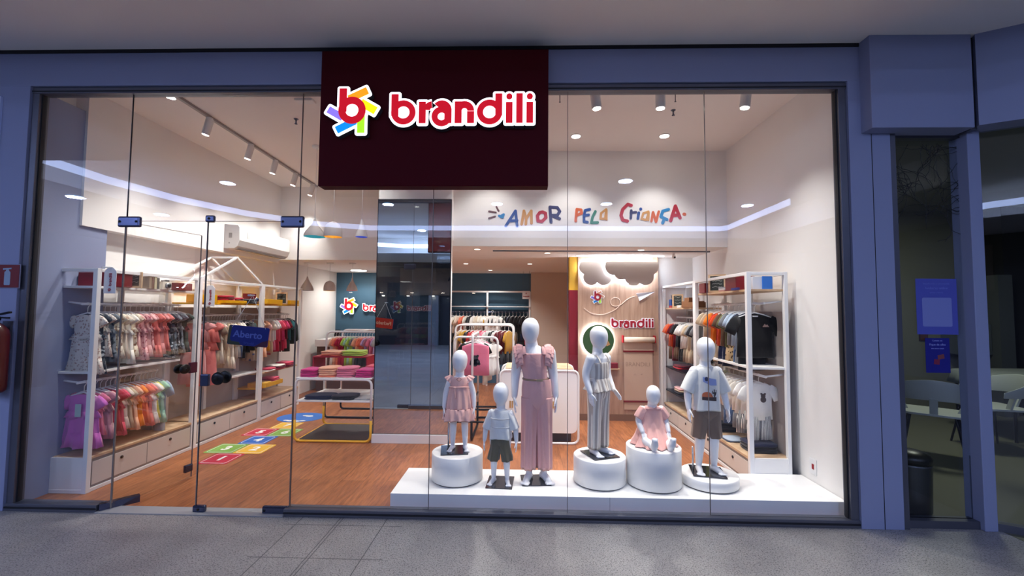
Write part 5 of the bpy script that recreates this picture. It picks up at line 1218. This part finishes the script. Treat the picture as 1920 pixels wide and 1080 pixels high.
def pendant(shape, lab, x, y, zr, r, h, inner, ztop, body=(196, 188, 182)):
    t = thing('pendant_lamp', lab, 'lamp', (x, y, zr))
    if shape == 'bell': pf_ = [(r, 0), (r*.97, h*.12), (r*.8, h*.32), (r*.45, h*.58), (r*.2, h*.8), (r*.1, h)]
    elif shape == 'dome': pf_ = [(r, 0), (r*1.02, h*.25), (r*.95, h*.55), (r*.7, h*.82), (r*.35, h*.95), (r*.12, h)]
    else: pf_ = [(r, 0), (r*.93, h*.1), (r*.5, h*.5), (r*.12, h)]
    n = len(pf_); mb = MB(); vs = []; fs = []; N_ = 36
    for rr, z in pf_: vs += [(rr*cos(2*pi*i/N_), rr*sin(2*pi*i/N_), z) for i in range(N_)]
    for k in range(n-1): fs += [(k*N_+i, k*N_+(i+1) % N_, (k+1)*N_+(i+1) % N_, (k+1)*N_+i) for i in range(N_)]
    mb.add(vs, fs, True); o = mb.build('lamp_shade', mat('shade grey', body, .7), t)
    mb = MB(); mb.add([(a*.97, b*.97, c-.001 if c == 0 else c*.96) for a, b, c in vs], fs, True); mb.build('shade_lining', mat('lining %s' % (inner,), inner, .5), t)
    MB().tube([(0, 0, h), (0, 0, ztop-zr-.02)], .003, 6).build('cord', M_white, t)
    MB().lathe([(.05, ztop-zr-.018), (.055, ztop-zr)], 24).build('ceiling_rose', M_white, t)
    MB().ball((0, 0, h*.45), .03, .03, .035).build('bulb', mat('pendant bulb %s' % (inner,), tuple(min(255, c+60) for c in inner), emis=4), t)
pendant('bell', 'grey bell shaped pendant lamp with turquoise lining', -2.33, 1.62, 2.245, .112, .20, (60, 190, 200), ZC)
pendant('dome', 'grey dome pendant lamp with yellow lining', -2.12, 1.62, 2.245, .095, .17, (240, 190, 10), ZC)
pendant('cone', 'slim grey cone pendant lamp with blue lining', -1.80, 1.62, 2.245, .066, .20, (50, 100, 210), ZC)
pendant('bell', 'dark grey bell pendant lamp hanging from the low rear ceiling', -3.42, 3.62, 1.73, .10, .22, (90, 86, 84), ZL, (120, 114, 110))
pendant('dome', 'dark grey dome pendant with yellow rim before the blue wall', -3.06, 3.62, 1.725, .088, .16, (230, 190, 40), ZL, (120, 114, 110))
pendant('bell', 'dark grey bell pendant with pink rim before the blue wall', -2.70, 3.62, 1.73, .085, .20, (220, 70, 90), ZL, (120, 114, 110))
# sprinklers, sensor
for lab, x, y in (('small sprinkler head on the ceiling beside the track', -2.2, .93), ('small sprinkler head on the ceiling above the wall lettering', 1.35, .78)):
    t = thing('sprinkler', lab, 'sprinkler', (x, y, ZC)); MB().lathe([(.02, -.005), (.022, 0)], 16).cyl((0, 0, -.005), (0, 0, -.045), .007).build('sprinkler_body', M_chrome, t); MB().lathe([(.014, -.05), (.014, -.046)], 12).build('deflector', M_chrome, t)
tag(box(-2.0, .52, ZC-.02, -1.84, .60, ZC).build('ceiling_sensor', M_white, bevel=.004), 'small flat white box on the ceiling near the shop window', 'sensor')
for i, x in enumerate((.30, 1.27)):
    tag(MB().cyl((x, .5, ZC), (x, .5, ZC-.06), .004, 6).lathe([(.008, -.062), (.008, -.058)], 8, (x, .5, ZC)).build('ceiling_hook', M_frame), ('thin ceiling hook left of the platform spotlights', 'thin ceiling hook between the middle and right platform spotlights')[i], 'hook')
# air conditioner on the left box
t = thing('air_conditioner', 'white split air conditioner high on the left wall', 'air conditioner', (-3.65, 2.03, 2.17))
mb = MB().prism([(0, 0), (.13, 0), (.17, .03), (.195, .10), (.19, .26), (.17, .29), (0, .30)], 0, 1.12)
o = mb.build('ac_housing', mat('ac white', (216, 212, 208), .35), t, bevel=.006)
MB().box(.10, .06, -.004, .165, 1.06, .0).build('air_flap', mat('flap grey', (120, 112, 108), .5), t); MB().box(.06, -.002, .13, .10, 0, .19).box(.06, -.002, .06, .075, 0, .075).build('side_label', mat('label grey', (140, 136, 134), .6), t)
box(.193, .14, .14, .1955, .19, .22).build('front_label', mat('label pale', (190, 188, 186), .6), t)
# ------------------------------------------------------------------ hand painted wall lettering
t = thing('wall_lettering', 'hand painted multicoloured words on the wall above the mannequins', 'lettering', (0, 1.78, 0))
YL = 0
def strokes(nm, segs, col, wd=.022, parent=t):
    wd *= 1.4
    mb = MB(); ep = 0
    for pts in segs:
        P = [((px_-984)*4.83/801.7+.0, 1.45+(588-py_)*4.83/801.7) for px_, py_ in pts]
        for (x0, z0), (x1, z1) in zip(P[:-1], P[1:]):
            ep += .00015
            dx, dz = x1-x0, z1-z0; l = math.hypot(dx, dz) or 1; nx, nz = -dz/l*wd/2, dx/l*wd/2
            mb.prism([(x0+nx, z0+nz), (x1+nx, z1+nz), (x1-nx, z1-nz), (x0-nx, z0-nz)], -.004-ep, 0)
        for (x, z) in P:
            ep += .00015; mb.prism([(x+wd/2*cos(2*pi*i/16), z+wd/2*sin(2*pi*i/16)) for i in range(16)], -.004-ep, 0)
    o = mb.build(nm, mat('paint %s' % (col,), col, .6), parent); return o
def q(pts): return [(900+x*410/1920, 370+y*80/375) for x, y in pts]
BL, DB, OC, RD, OR, PU, SK = (26, 74, 150), (44, 48, 100), (206, 150, 80), (186, 34, 58), (214, 100, 50), (150, 60, 100), (30, 130, 190)
strokes('sun_rays', [q([(150, 110), (170, 145)]), q([(85, 150), (145, 160)]), q([(85, 212), (140, 196)])], (96, 60, 66), .014)
strokes('painted_heart', [q([(175, 190), (205, 205), (215, 178), (195, 190)])], SK, .02)
strokes('painted_letter', [q([(235, 280), (320, 145), (335, 280)]), q([(262, 235), (335, 232)])], BL)
strokes('painted_letter', [q([(375, 265), (395, 145), (415, 215), (460, 145), (462, 255)]), q([(415, 215), (412, 265)])], OC)
strokes('painted_letter', [q([(560, 155), (585, 165), (590, 205), (555, 240), (520, 235), (515, 190), (535, 160), (560, 155)])], RD, .026)
strokes('painted_letter', [q([(635, 245), (625, 110), (690, 115), (712, 150), (690, 185), (640, 185), (710, 215)])], DB, .024)
strokes('painted_letter', [q([(852, 235), (862, 130), (900, 135), (905, 165), (860, 185)])], OR)
strokes('painted_letter', [q([(975, 130), (935, 140), (925, 190), (925, 240), (955, 245)]), q([(930, 185), (965, 180)])], BL)
strokes('painted_letter', [q([(1025, 150), (1000, 200), (990, 250), (1045, 248)])], (60, 130, 110))
strokes('painted_letter', [q([(1120, 130), (1075, 165), (1070, 215), (1110, 215), (1122, 135), (1122, 220)])], OC, .018)
strokes('painted_letter', [q([(1340, 95), (1310, 85), (1265, 130), (1250, 185), (1265, 225), (1305, 235)])], RD, .026)
strokes('painted_letter', [q([(1340, 140), (1335, 210)]), q([(1336, 160), (1380, 155)])], DB, .02)
strokes('painted_letter', [q([(1405, 160), (1398, 212)]), q([(1422, 126), (1423, 130)])], BL, .022)
strokes('painted_letter', [q([(1490, 150), (1445, 165), (1430, 215), (1470, 225), (1492, 160), (1488, 225)])], OC, .018)
strokes('painted_letter', [q([(1515, 235), (1530, 155), (1555, 240), (1580, 150)])], OR, .02)
strokes('painted_letter', [q([(1665, 130), (1615, 145), (1598, 195), (1650, 220)]), q([(1625, 220), (1612, 250)])], SK, .024)
strokes('painted_letter', [q([(1683, 230), (1725, 100), (1765, 205)]), q([(1695, 185), (1752, 180)])], (180, 24, 46), .026)
strokes('painted_dot', [q([(1800, 172), (1805, 174)])], OR, .026)
# ------------------------------------------------------------------ hopscotch stickers
t = thing('hopscotch_sticker', 'hopscotch floor sticker of numbered coloured squares and a blue cloud oval', 'floor sticker', (0, 0, 0))
HR, HY, HG, HB = (186, 26, 56), (226, 176, 50), (124, 168, 70), (34, 96, 180)
for n_, x0, x1, y0, y1, c in ((1, -3.03, -2.745, .915, 1.205, HR), (3, -3.19, -2.895, 1.21, 1.50, HG), (2, -2.89, -2.60, 1.21, 1.50, HY), (4, -3.04, -2.75, 1.505, 1.79, HB), (5, -3.20, -2.91, 1.795, 2.09, HR), (6, -2.905, -2.62, 1.795, 2.09, HG), (7, -3.05, -2.76, 2.095, 2.38, HY)):
    o = MB().prism(rrect(x0, y0, x1, y1, .02), 0, .002, axis='z').build('number_square', mat('sticker %s' % (c,), c, .45), t)
    b = MB().tube([(x, y, .0022) for x, y in rrect(x0+.022, y0+.022, x1-.022, y1-.022, .02)], .0022, 4, closed=True); b.build('white_outline', mat('sticker white', (235, 235, 230), .5), o)
    text(str(n_), .16, mat('sticker white', (235, 235, 230), .5), o, ((x0+x1)/2, (y0+y1)/2, .003), (0, 0, 0), depth=.001, bold=.006, name='numeral')
o = MB().prism([(-2.94+.30*cos(2*pi*i/48), 2.64+.25*sin(2*pi*i/48)) for i in range(48)], 0, .0018, axis='z').build('sky_oval', mat('sticker blue', (40, 104, 186), .45), t)
cl = MB()
for x, y, r in ((-2.98, 2.45, .05), (-2.90, 2.44, .045), (-2.83, 2.46, .04), (-3.05, 2.47, .035), (-2.86, 2.70, .05), (-2.92, 2.72, .04), (-3.05, 2.66, .03)): cl.prism([(x+r*cos(2*pi*i/16), y+r*.6*sin(2*pi*i/16)) for i in range(16)], .0018, .003, axis='z')
cl.build('white_clouds', mat('sticker white', (235, 235, 230), .5), o)
# ------------------------------------------------------------------ sign hanging on the glass door
t = thing('door_sign', 'blue hanging door sign reading Aberto behind the closed glass door', 'sign', (-2.03, .075, 1.24), .12)
tl = radians(-5.5)
bd = MB().prism(rrect(-.142, -.072, .142, .072, .012), 0, .004).build('sign_board', mat('sign blue', (14, 30, 120), .4), t, rot=(0, -tl, 0))
MB().prism(rrect(-.142, -.072, .142, .072, .012), .0042, .0065).build('sign_back', mat('sign red back', (190, 50, 34), .4), bd)
MB().prism([(-.142, -.06), (-.142, .06), (-.13, .072), (-.122, .05), (-.127, -.03), (-.115, -.045), (-.06, -.05), (-.045, -.072), (-.13, -.072)], -.0008, 0).build('olive_corner', mat('olive', (56, 60, 44), .5), bd)
MB().prism([(.142, -.055), (.142, -.02), (.10, -.035), (.05, -.072), (.13, -.072)], -.0008, 0).build('plum_corner', mat('plum', (70, 10, 50), .5), bd)
text('Aberto', .07, mat('sign print', (96, 110, 190), .5), bd, (-.005, -.001, .008), bold=.0012)
text('Fechado', .07, mat('sign print back', (240, 200, 180), .5), bd, (0, .0075, .0), (pi/2, 0, pi), bold=.0012)
text('brandili', .024, mat('sign print dim', (56, 70, 160), .5), bd, (.01, -.001, -.052))
MB().tube([(-.115, 0, .068), (.02, .0, .30)], .0016, 6).tube([(.12, 0, .05), (.02, 0, .30)], .0016, 6).build('sign_cord', M_white, t)
MB().cyl((.02, -.062, .30), (.02, .0, .30), .007).lathe([(.02, 0), (.012, .006)], 16, (.02, 0, .3)).build('suction_hook', mat('clear hook', (190, 200, 210), .2), t)
# socket on right wall
t = thing('wall_socket', 'white wall socket with a red insert low on the right wall', 'socket', (XR, .44, .237))
box(-.006, -.04, -.06, 0, .04, .06).build('cover_plate', M_white, t, bevel=.002); box(-.008, -.015, -.02, -.006, .01, .02).build('red_insert', mat('socket red', (150, 20, 24), .4), t)
tag(MB().box(2.245, .02, .0, 2.285, .05, .09).build('cable_cap', mat('grey cap', (150, 158, 166), .5), bevel=.006), 'small grey cap beside the right end of the display platform', 'cap')
# ------------------------------------------------------------------ outside: extinguisher and its sign
t = thing('extinguisher_sign', 'square red fire extinguisher sign on the left column', 'sign', (-3.765, -.045, 1.665))
box(-.085, -.004, -.088, .115, 0, .088).build('sign_border', mat('sign silver', (120, 120, 140), .5), t); box(-.08, -.006, -.082, .108, -.004, .082).build('sign_face', mat('sign red', (110, 8, 16), .5), t)
MB().prism(rrect(-.0, -.065, .045, .035, .008), -.008, -.006).prism([(.008, .035), (.037, .035), (.03, .05), (.015, .05)], -.008, -.006).prism([(-.012, .045), (.05, .052), (.05, .062), (-.012, .058)], -.008, -.006).build('extinguisher_symbol', mat('symbol pale', (140, 160, 180), .6), t)
t = thing('fire_extinguisher', 'red fire extinguisher hanging on the left column', 'fire extinguisher', (-3.715, -.13, .84))
MB().lathe([(.06, 0), (.075, .015), (.078, .04), (.078, .40), (.07, .44), (.045, .475), (.025, .49), (.025, .51)], 32).build('cylinder', mat('extinguisher red', (84, 4, 8), .35, coat=.3), t)
MB().cyl((0, 0, .51), (0, 0, .535), .022).obox((-.01, 0, .54), (.11, 0, .565), .02, .012).obox((0, 0, .53), (.10, 0, .525), .02, .01).build('valve_handle', M_black, t)
MB().cyl((.03, 0, .52), (.03, -.03, .52), .018).build('pressure_gauge', M_chrome, t)
MB().tube([(-.03, -.01, .52), (-.10, -.03, .45), (-.10, -.04, .2)], .011, 8).build('hose', M_black, t)
MB().box(-.03, .07, .3, .03, .09, .5).build('wall_bracket', M_frame, t)
# ------------------------------------------------------------------ neighbouring shop
M_nw = mat('neighbour wall olive', (108, 108, 88), .85); M_nf = mat('neighbour floor', (92, 92, 74), .6)
st('wall_neighbour', box(2.365, -.14, 2.705, 3.045, .0, ZM), M_mall, .004)
st('wall_neighbour', box(2.56, .0, 2.72, 3.2, .1, ZM), M_mall)
st('trim_7', MB().box(2.562, -.04, 0, 2.60, .06, 2.705).box(2.60, -.02, 0, 3.08, .06, .05).box(2.60, -.0, 2.69, 3.08, .06, 2.72), M_frame)
st('trim_8', MB().box(3.08, -.05, 0, 3.165, .08, 2.72), M_mall, .004)
st('trim_9', MB().box(3.055, -.10, 2.705, 3.10, .0, ZM), M_frame)
st('window_7', box(2.60, .025, .05, 3.08, .035, 2.69), M_glass)
# angled bay
bx = link('wall_neighbour', box(0, -.1, 2.72, 1.6, .08, ZM).mesh('bay_fascia', M_mall), None, (3.12, -.05, 0), (0, 0, radians(-28)), 'structure')
link('window_8', box(.0, .0, .05, 1.5, .01, 2.72).mesh('bay_pane', M_glass), None, (3.165, -.01, 0), (0, 0, radians(-28)), 'structure')
link('trim_10', MB().box(0, -.02, 0, 1.5, .04, .05).mesh('bay_sill', M_frame), None, (3.165, -.01, 0), (0, 0, radians(-28)), 'structure')
st('floor', box(2.61, .06, -.1, 9, 5, .0), M_nf); st('floor', box(3.2, -1.5, -.1, 9, .06, .0005), M_nf)
st('wall_neighbour', box(2.6, 3.6, 0, 9, 3.7, 3.0), M_nw); st('ceiling', box(2.6, .06, 3.0, 9, 3.6, 3.1), mat('neighbour ceiling', (110, 110, 96), .8))
st('wall_neighbour', box(6.95, 3.3, 0, 9, 3.6, 3), mat('neighbour dark wall', (8, 8, 12), .8))
st('wall_neighbour', box(6.75, 3.2, .0, 6.95, 3.6, 2.0), mat('neighbour grey post', (70, 74, 74), .8))
lamp('neighbour_lamp', 'AREA', (4.6, 1.8, 2.95), 24.0, (.9, .95, .8), shape='DISK', size=.5)
def tub_chair(lab, x, y, rz):
    t = thing('plastic_armchair', lab, 'chair', (x, y, 0), rz); M_ch = mat('white plastic', (176, 180, 174), .4)
    rs = []; n = 25
    for i in range(n):
        a = -1.9+3.8*i/(n-1); f = abs(a)/1.9; zt2 = .80-.16*f**1.6; zb2 = .60-.02*f
        ri, ro = .285, .30
        rs.append([(ro*sin(a), ro*cos(a)*.95, zt2), (ri*sin(a), ri*cos(a)*.95, zt2-.004), (ri*sin(a)*.95, ri*cos(a)*.9, zb2), (ro*sin(a)*.95, ro*cos(a)*.9, zb2)])
    MB().rings(rs).build('backrest', M_ch, t, bevel=.003)
    MB().obox((-.27, .0, .61), (-.20, .0, .45), .02, .05).obox((.27, .0, .61), (.20, .0, .45), .02, .05).obox((0, .27, .62), (0, .2, .45), .06, .02).build('backrest_support', M_ch, t)
    MB().prism(rrect(-.23, -.24, .23, .22, .08), .44, .462, axis='z').build('seat', M_ch, t, bevel=.004)
    for sx in (-1, 1):
        for sy in (-1, 1): MB().cyl((sx*.17, sy*.15, .44), (sx*.24, sy*.22, .0), .013, 10, r2=.01).build('leg', M_black, t)
tub_chair('white tub chair with thin dark legs behind the lilac poster window', 4.15, 1.45, radians(140))
tub_chair('white tub chair beside the covered table in the neighbouring shop', 5.05, 1.75, radians(-100))
tub_chair('far white tub chair at the right end of the covered table', 5.85, 1.35, radians(200))
t = thing('waste_bin', 'small dark waste bin with a domed lid inside the neighbouring window', 'bin', (2.86, .24, 0))
MB().lathe([(.10, 0), (.112, .02), (.12, .34), (.12, .36)], 32).build('bin_body', mat('bin metal', (70, 72, 76), .3, .7), t); MB().lathe([(.124, .36), (.124, .395), (.11, .42), (.06, .44), (.02, .445)], 32).build('bin_lid', M_black, t); MB().lathe([(.104, -.0), (.104, .03)], 32).build('base_ring', M_black, t)
t = thing('covered_table', 'table under a pale cloth in the neighbouring shop', 'table', (6.2, 2.3, 0))
d = MB(); d.rings([cr(.74, .74, .40, amp=0, n=80, p=5), cr(.735, .76, .42, n=80, p=5), cr(.66, .77, .43, amp=.01, n=80, p=5, k=14), cr(.58, .79, .45, amp=.02, n=80, p=5, k=14)]); d.build('tablecloth', mat('pale cloth', (128, 134, 132), .9), t)
for sx in (-.65, .65):
    for sy in (-.32, .32): MB().cyl((sx, sy, 0), (sx, sy, .6), .015).build('leg', M_black, t)
def poster(lab, x0, x1, z0, z1, c, y=.024):
    t = thing('window_poster', lab, 'poster', ((x0+x1)/2, y, (z0+z1)/2)); w_, h_ = (x1-x0)/2, (z1-z0)/2
    box(-w_, -.0015, -h_, w_, 0, h_).build('poster_sheet', mat('poster %s' % (c,), c, .5), t); return t, w_, h_
t, w_, h_ = poster('lilac blue poster with a pale square on the neighbouring window', 2.755, 3.035, 1.30, 1.69, (74, 82, 170))
MB().prism(rrect(-w_*.72, -h_*.72, w_*.72, h_*.32, .012), -.0025, -.0015).build('pale_square', mat('poster pale', (120, 130, 190), .5), t)
for z, s, b in ((h_*.82, .022, 'Atendimento e promocoes'), (h_*.66, .032, 'Avaliacao online'), (h_*.5, .018, 'aponte a camera')): text(b, s*.75, mat('poster ink', (110, 122, 200), .5), t, (0, -.002, z))
t, w_, h_ = poster('dark blue poster with two small red cards on the neighbouring window', 2.805, 2.97, 1.035, 1.275, (14, 18, 120))
text('Cuidado em', .014, mat('poster white ink', (150, 160, 220), .5), t, (0, -.002, h_*.85)); text('Fique de olho', .02, mat('poster white ink', (150, 160, 220), .5), t, (0, -.002, h_*.62)); text('nos nossos canais', .012, mat('poster white ink', (150, 160, 220), .5), t, (0, -.002, h_*.4))
MB().prism([(-.03, -.06), (.008, -.065), (.012, -.03), (-.026, -.025)], -.0025, -.0015).build('red_card', mat('poster red', (120, 30, 60), .5), t); MB().prism([(.0, -.03), (.045, -.02), (.04, .01), (-.002, .0)], -.0022, -.0015).build('orange_card', mat('poster orange', (120, 60, 60), .5), t)
t = thing('notice_sign', 'white framed notice on the angled pane at the right edge', 'sign', (3.415, -.145, 1.21), radians(-28))
box(-.09, -.004, -.09, .09, 0, .09).build('notice_frame', mat('notice grey', (90, 90, 110), .5), t); box(-.08, -.006, -.08, .08, -.004, .08).build('notice_sheet', mat('notice white', (150, 160, 210), .5), t)
text('AGENDE', .034, M_dark, t, (.0, -.0065, .045), bold=.001); text('INFO', .03, M_dark, t, (.015, -.0065, .012), bold=.001)
MB().prism([(-.045, -.05), (.0, -.05), (.0, -.025), (-.01, -.015), (-.035, -.015), (-.045, -.025)], -.0075, -.006).build('telephone_symbol', M_dark, t)
t = thing('round_balloon', 'blue balloon behind the lilac poster in the neighbouring shop', 'balloon', (4.35, 1.2, 1.50))
MB().ball((0, 0, 0), .085, .085, .10, 24, 16).build('balloon_skin', mat('balloon blue', (20, 70, 150), .3), t); box(-.05, -.087, -.01, .03, -.08, .008).build('white_mark', M_white, t); MB().tube([(0, 0, -.1), (.01, 0, -.5), (0, 0, -1.0), (.02, 0, -1.499)], .003, 5).build('string', M_white, t)
t = thing('wall_picture', 'small brown picture on the olive wall of the neighbouring shop', 'picture', (6.1, 3.6, 1.2)); box(-.12, -.02, -.17, .0, 0, .12).build('picture_frame', mat('picture brown', (60, 36, 30), .5), t); box(-.11, -.022, -.16, -.01, -.02, .11).build('picture_print', mat('picture print', (86, 50, 40), .6), t)
tag(box(6.3, 3.3, .85, 6.74, 3.6, 1.3).build('wall_box', mat('grey box', (74, 80, 80), .7), bevel=.01), 'grey box on the olive wall of the neighbouring shop', 'box')
# vine like line drawing on the upper pane
g = MB(); Rn = random.Random(3)
def vine(x, z, a, ln, dep):
    pts = [(x, .0245, z)]
    for k in range(14):
        a += Rn.uniform(-.5, .5); x += cos(a)*ln; z += sin(a)*ln
        if not (2.64 < x < 3.11 and 1.95 < z < 2.66): break
        pts.append((x, .0245, z))
        if dep and Rn.random() < .3: vine(x, z, a+Rn.choice((-1, 1)), ln*.9, dep-1)
    if len(pts) > 2: g.tube(pts, .0018, 4)
for k in range(6): vine(2.88+Rn.uniform(-.06, .06), 2.04+.085*k, Rn.uniform(0, pi), .036, 2)
tag(g.build('window_decal', mat('decal black', (18, 20, 22), .6)), 'dark vine like line drawing on the upper neighbouring pane', 'window decal')
# ------------------------------------------------------------------ what stands across the mall, seen in the mirror
st('wall_mall', MB().box(-5.0, -10.98, 2.0, 1.5, -10.9, 3.1), mat('brown hoarding', (120, 100, 84), .8))
text('ADA', .42, M_dark, None, (-2.6, -10.895, 2.72), (pi/2, 0, pi), depth=.01, bold=.01, name='shopfront_lettering'); tag(bpy.data.objects['shopfront_lettering'], 'black letters ADA on the brown hoarding across the mall', 'lettering')
text('67', .42, M_dark, None, (-2.4, -10.895, 2.3), (pi/2, 0, pi), depth=.01, bold=.01, name='shopfront_number'); tag(bpy.data.objects['shopfront_number'], 'black number 67 on the brown hoarding across the mall', 'lettering')
st('wall_mall', box(-3.8, -10.98, 0, -3.4, -10.8, 2.0), mat('pale pillar', (120, 126, 134), .7))
M_far = mat('far shop lamp', (255, 236, 215), emis=12)
for i in range(5): tag(MB().lathe([(.05, -.02), (.05, 0)], 14).build('far_shop_light', M_far, None, (-5.6+i*1.0, -10.7, 1.98)), ('first', 'second', 'third', 'fourth', 'fifth')[i]+' small warm shop lamp across the mall, counted in the mirror from the right', 'light', 'lamps of the shop across the mall')
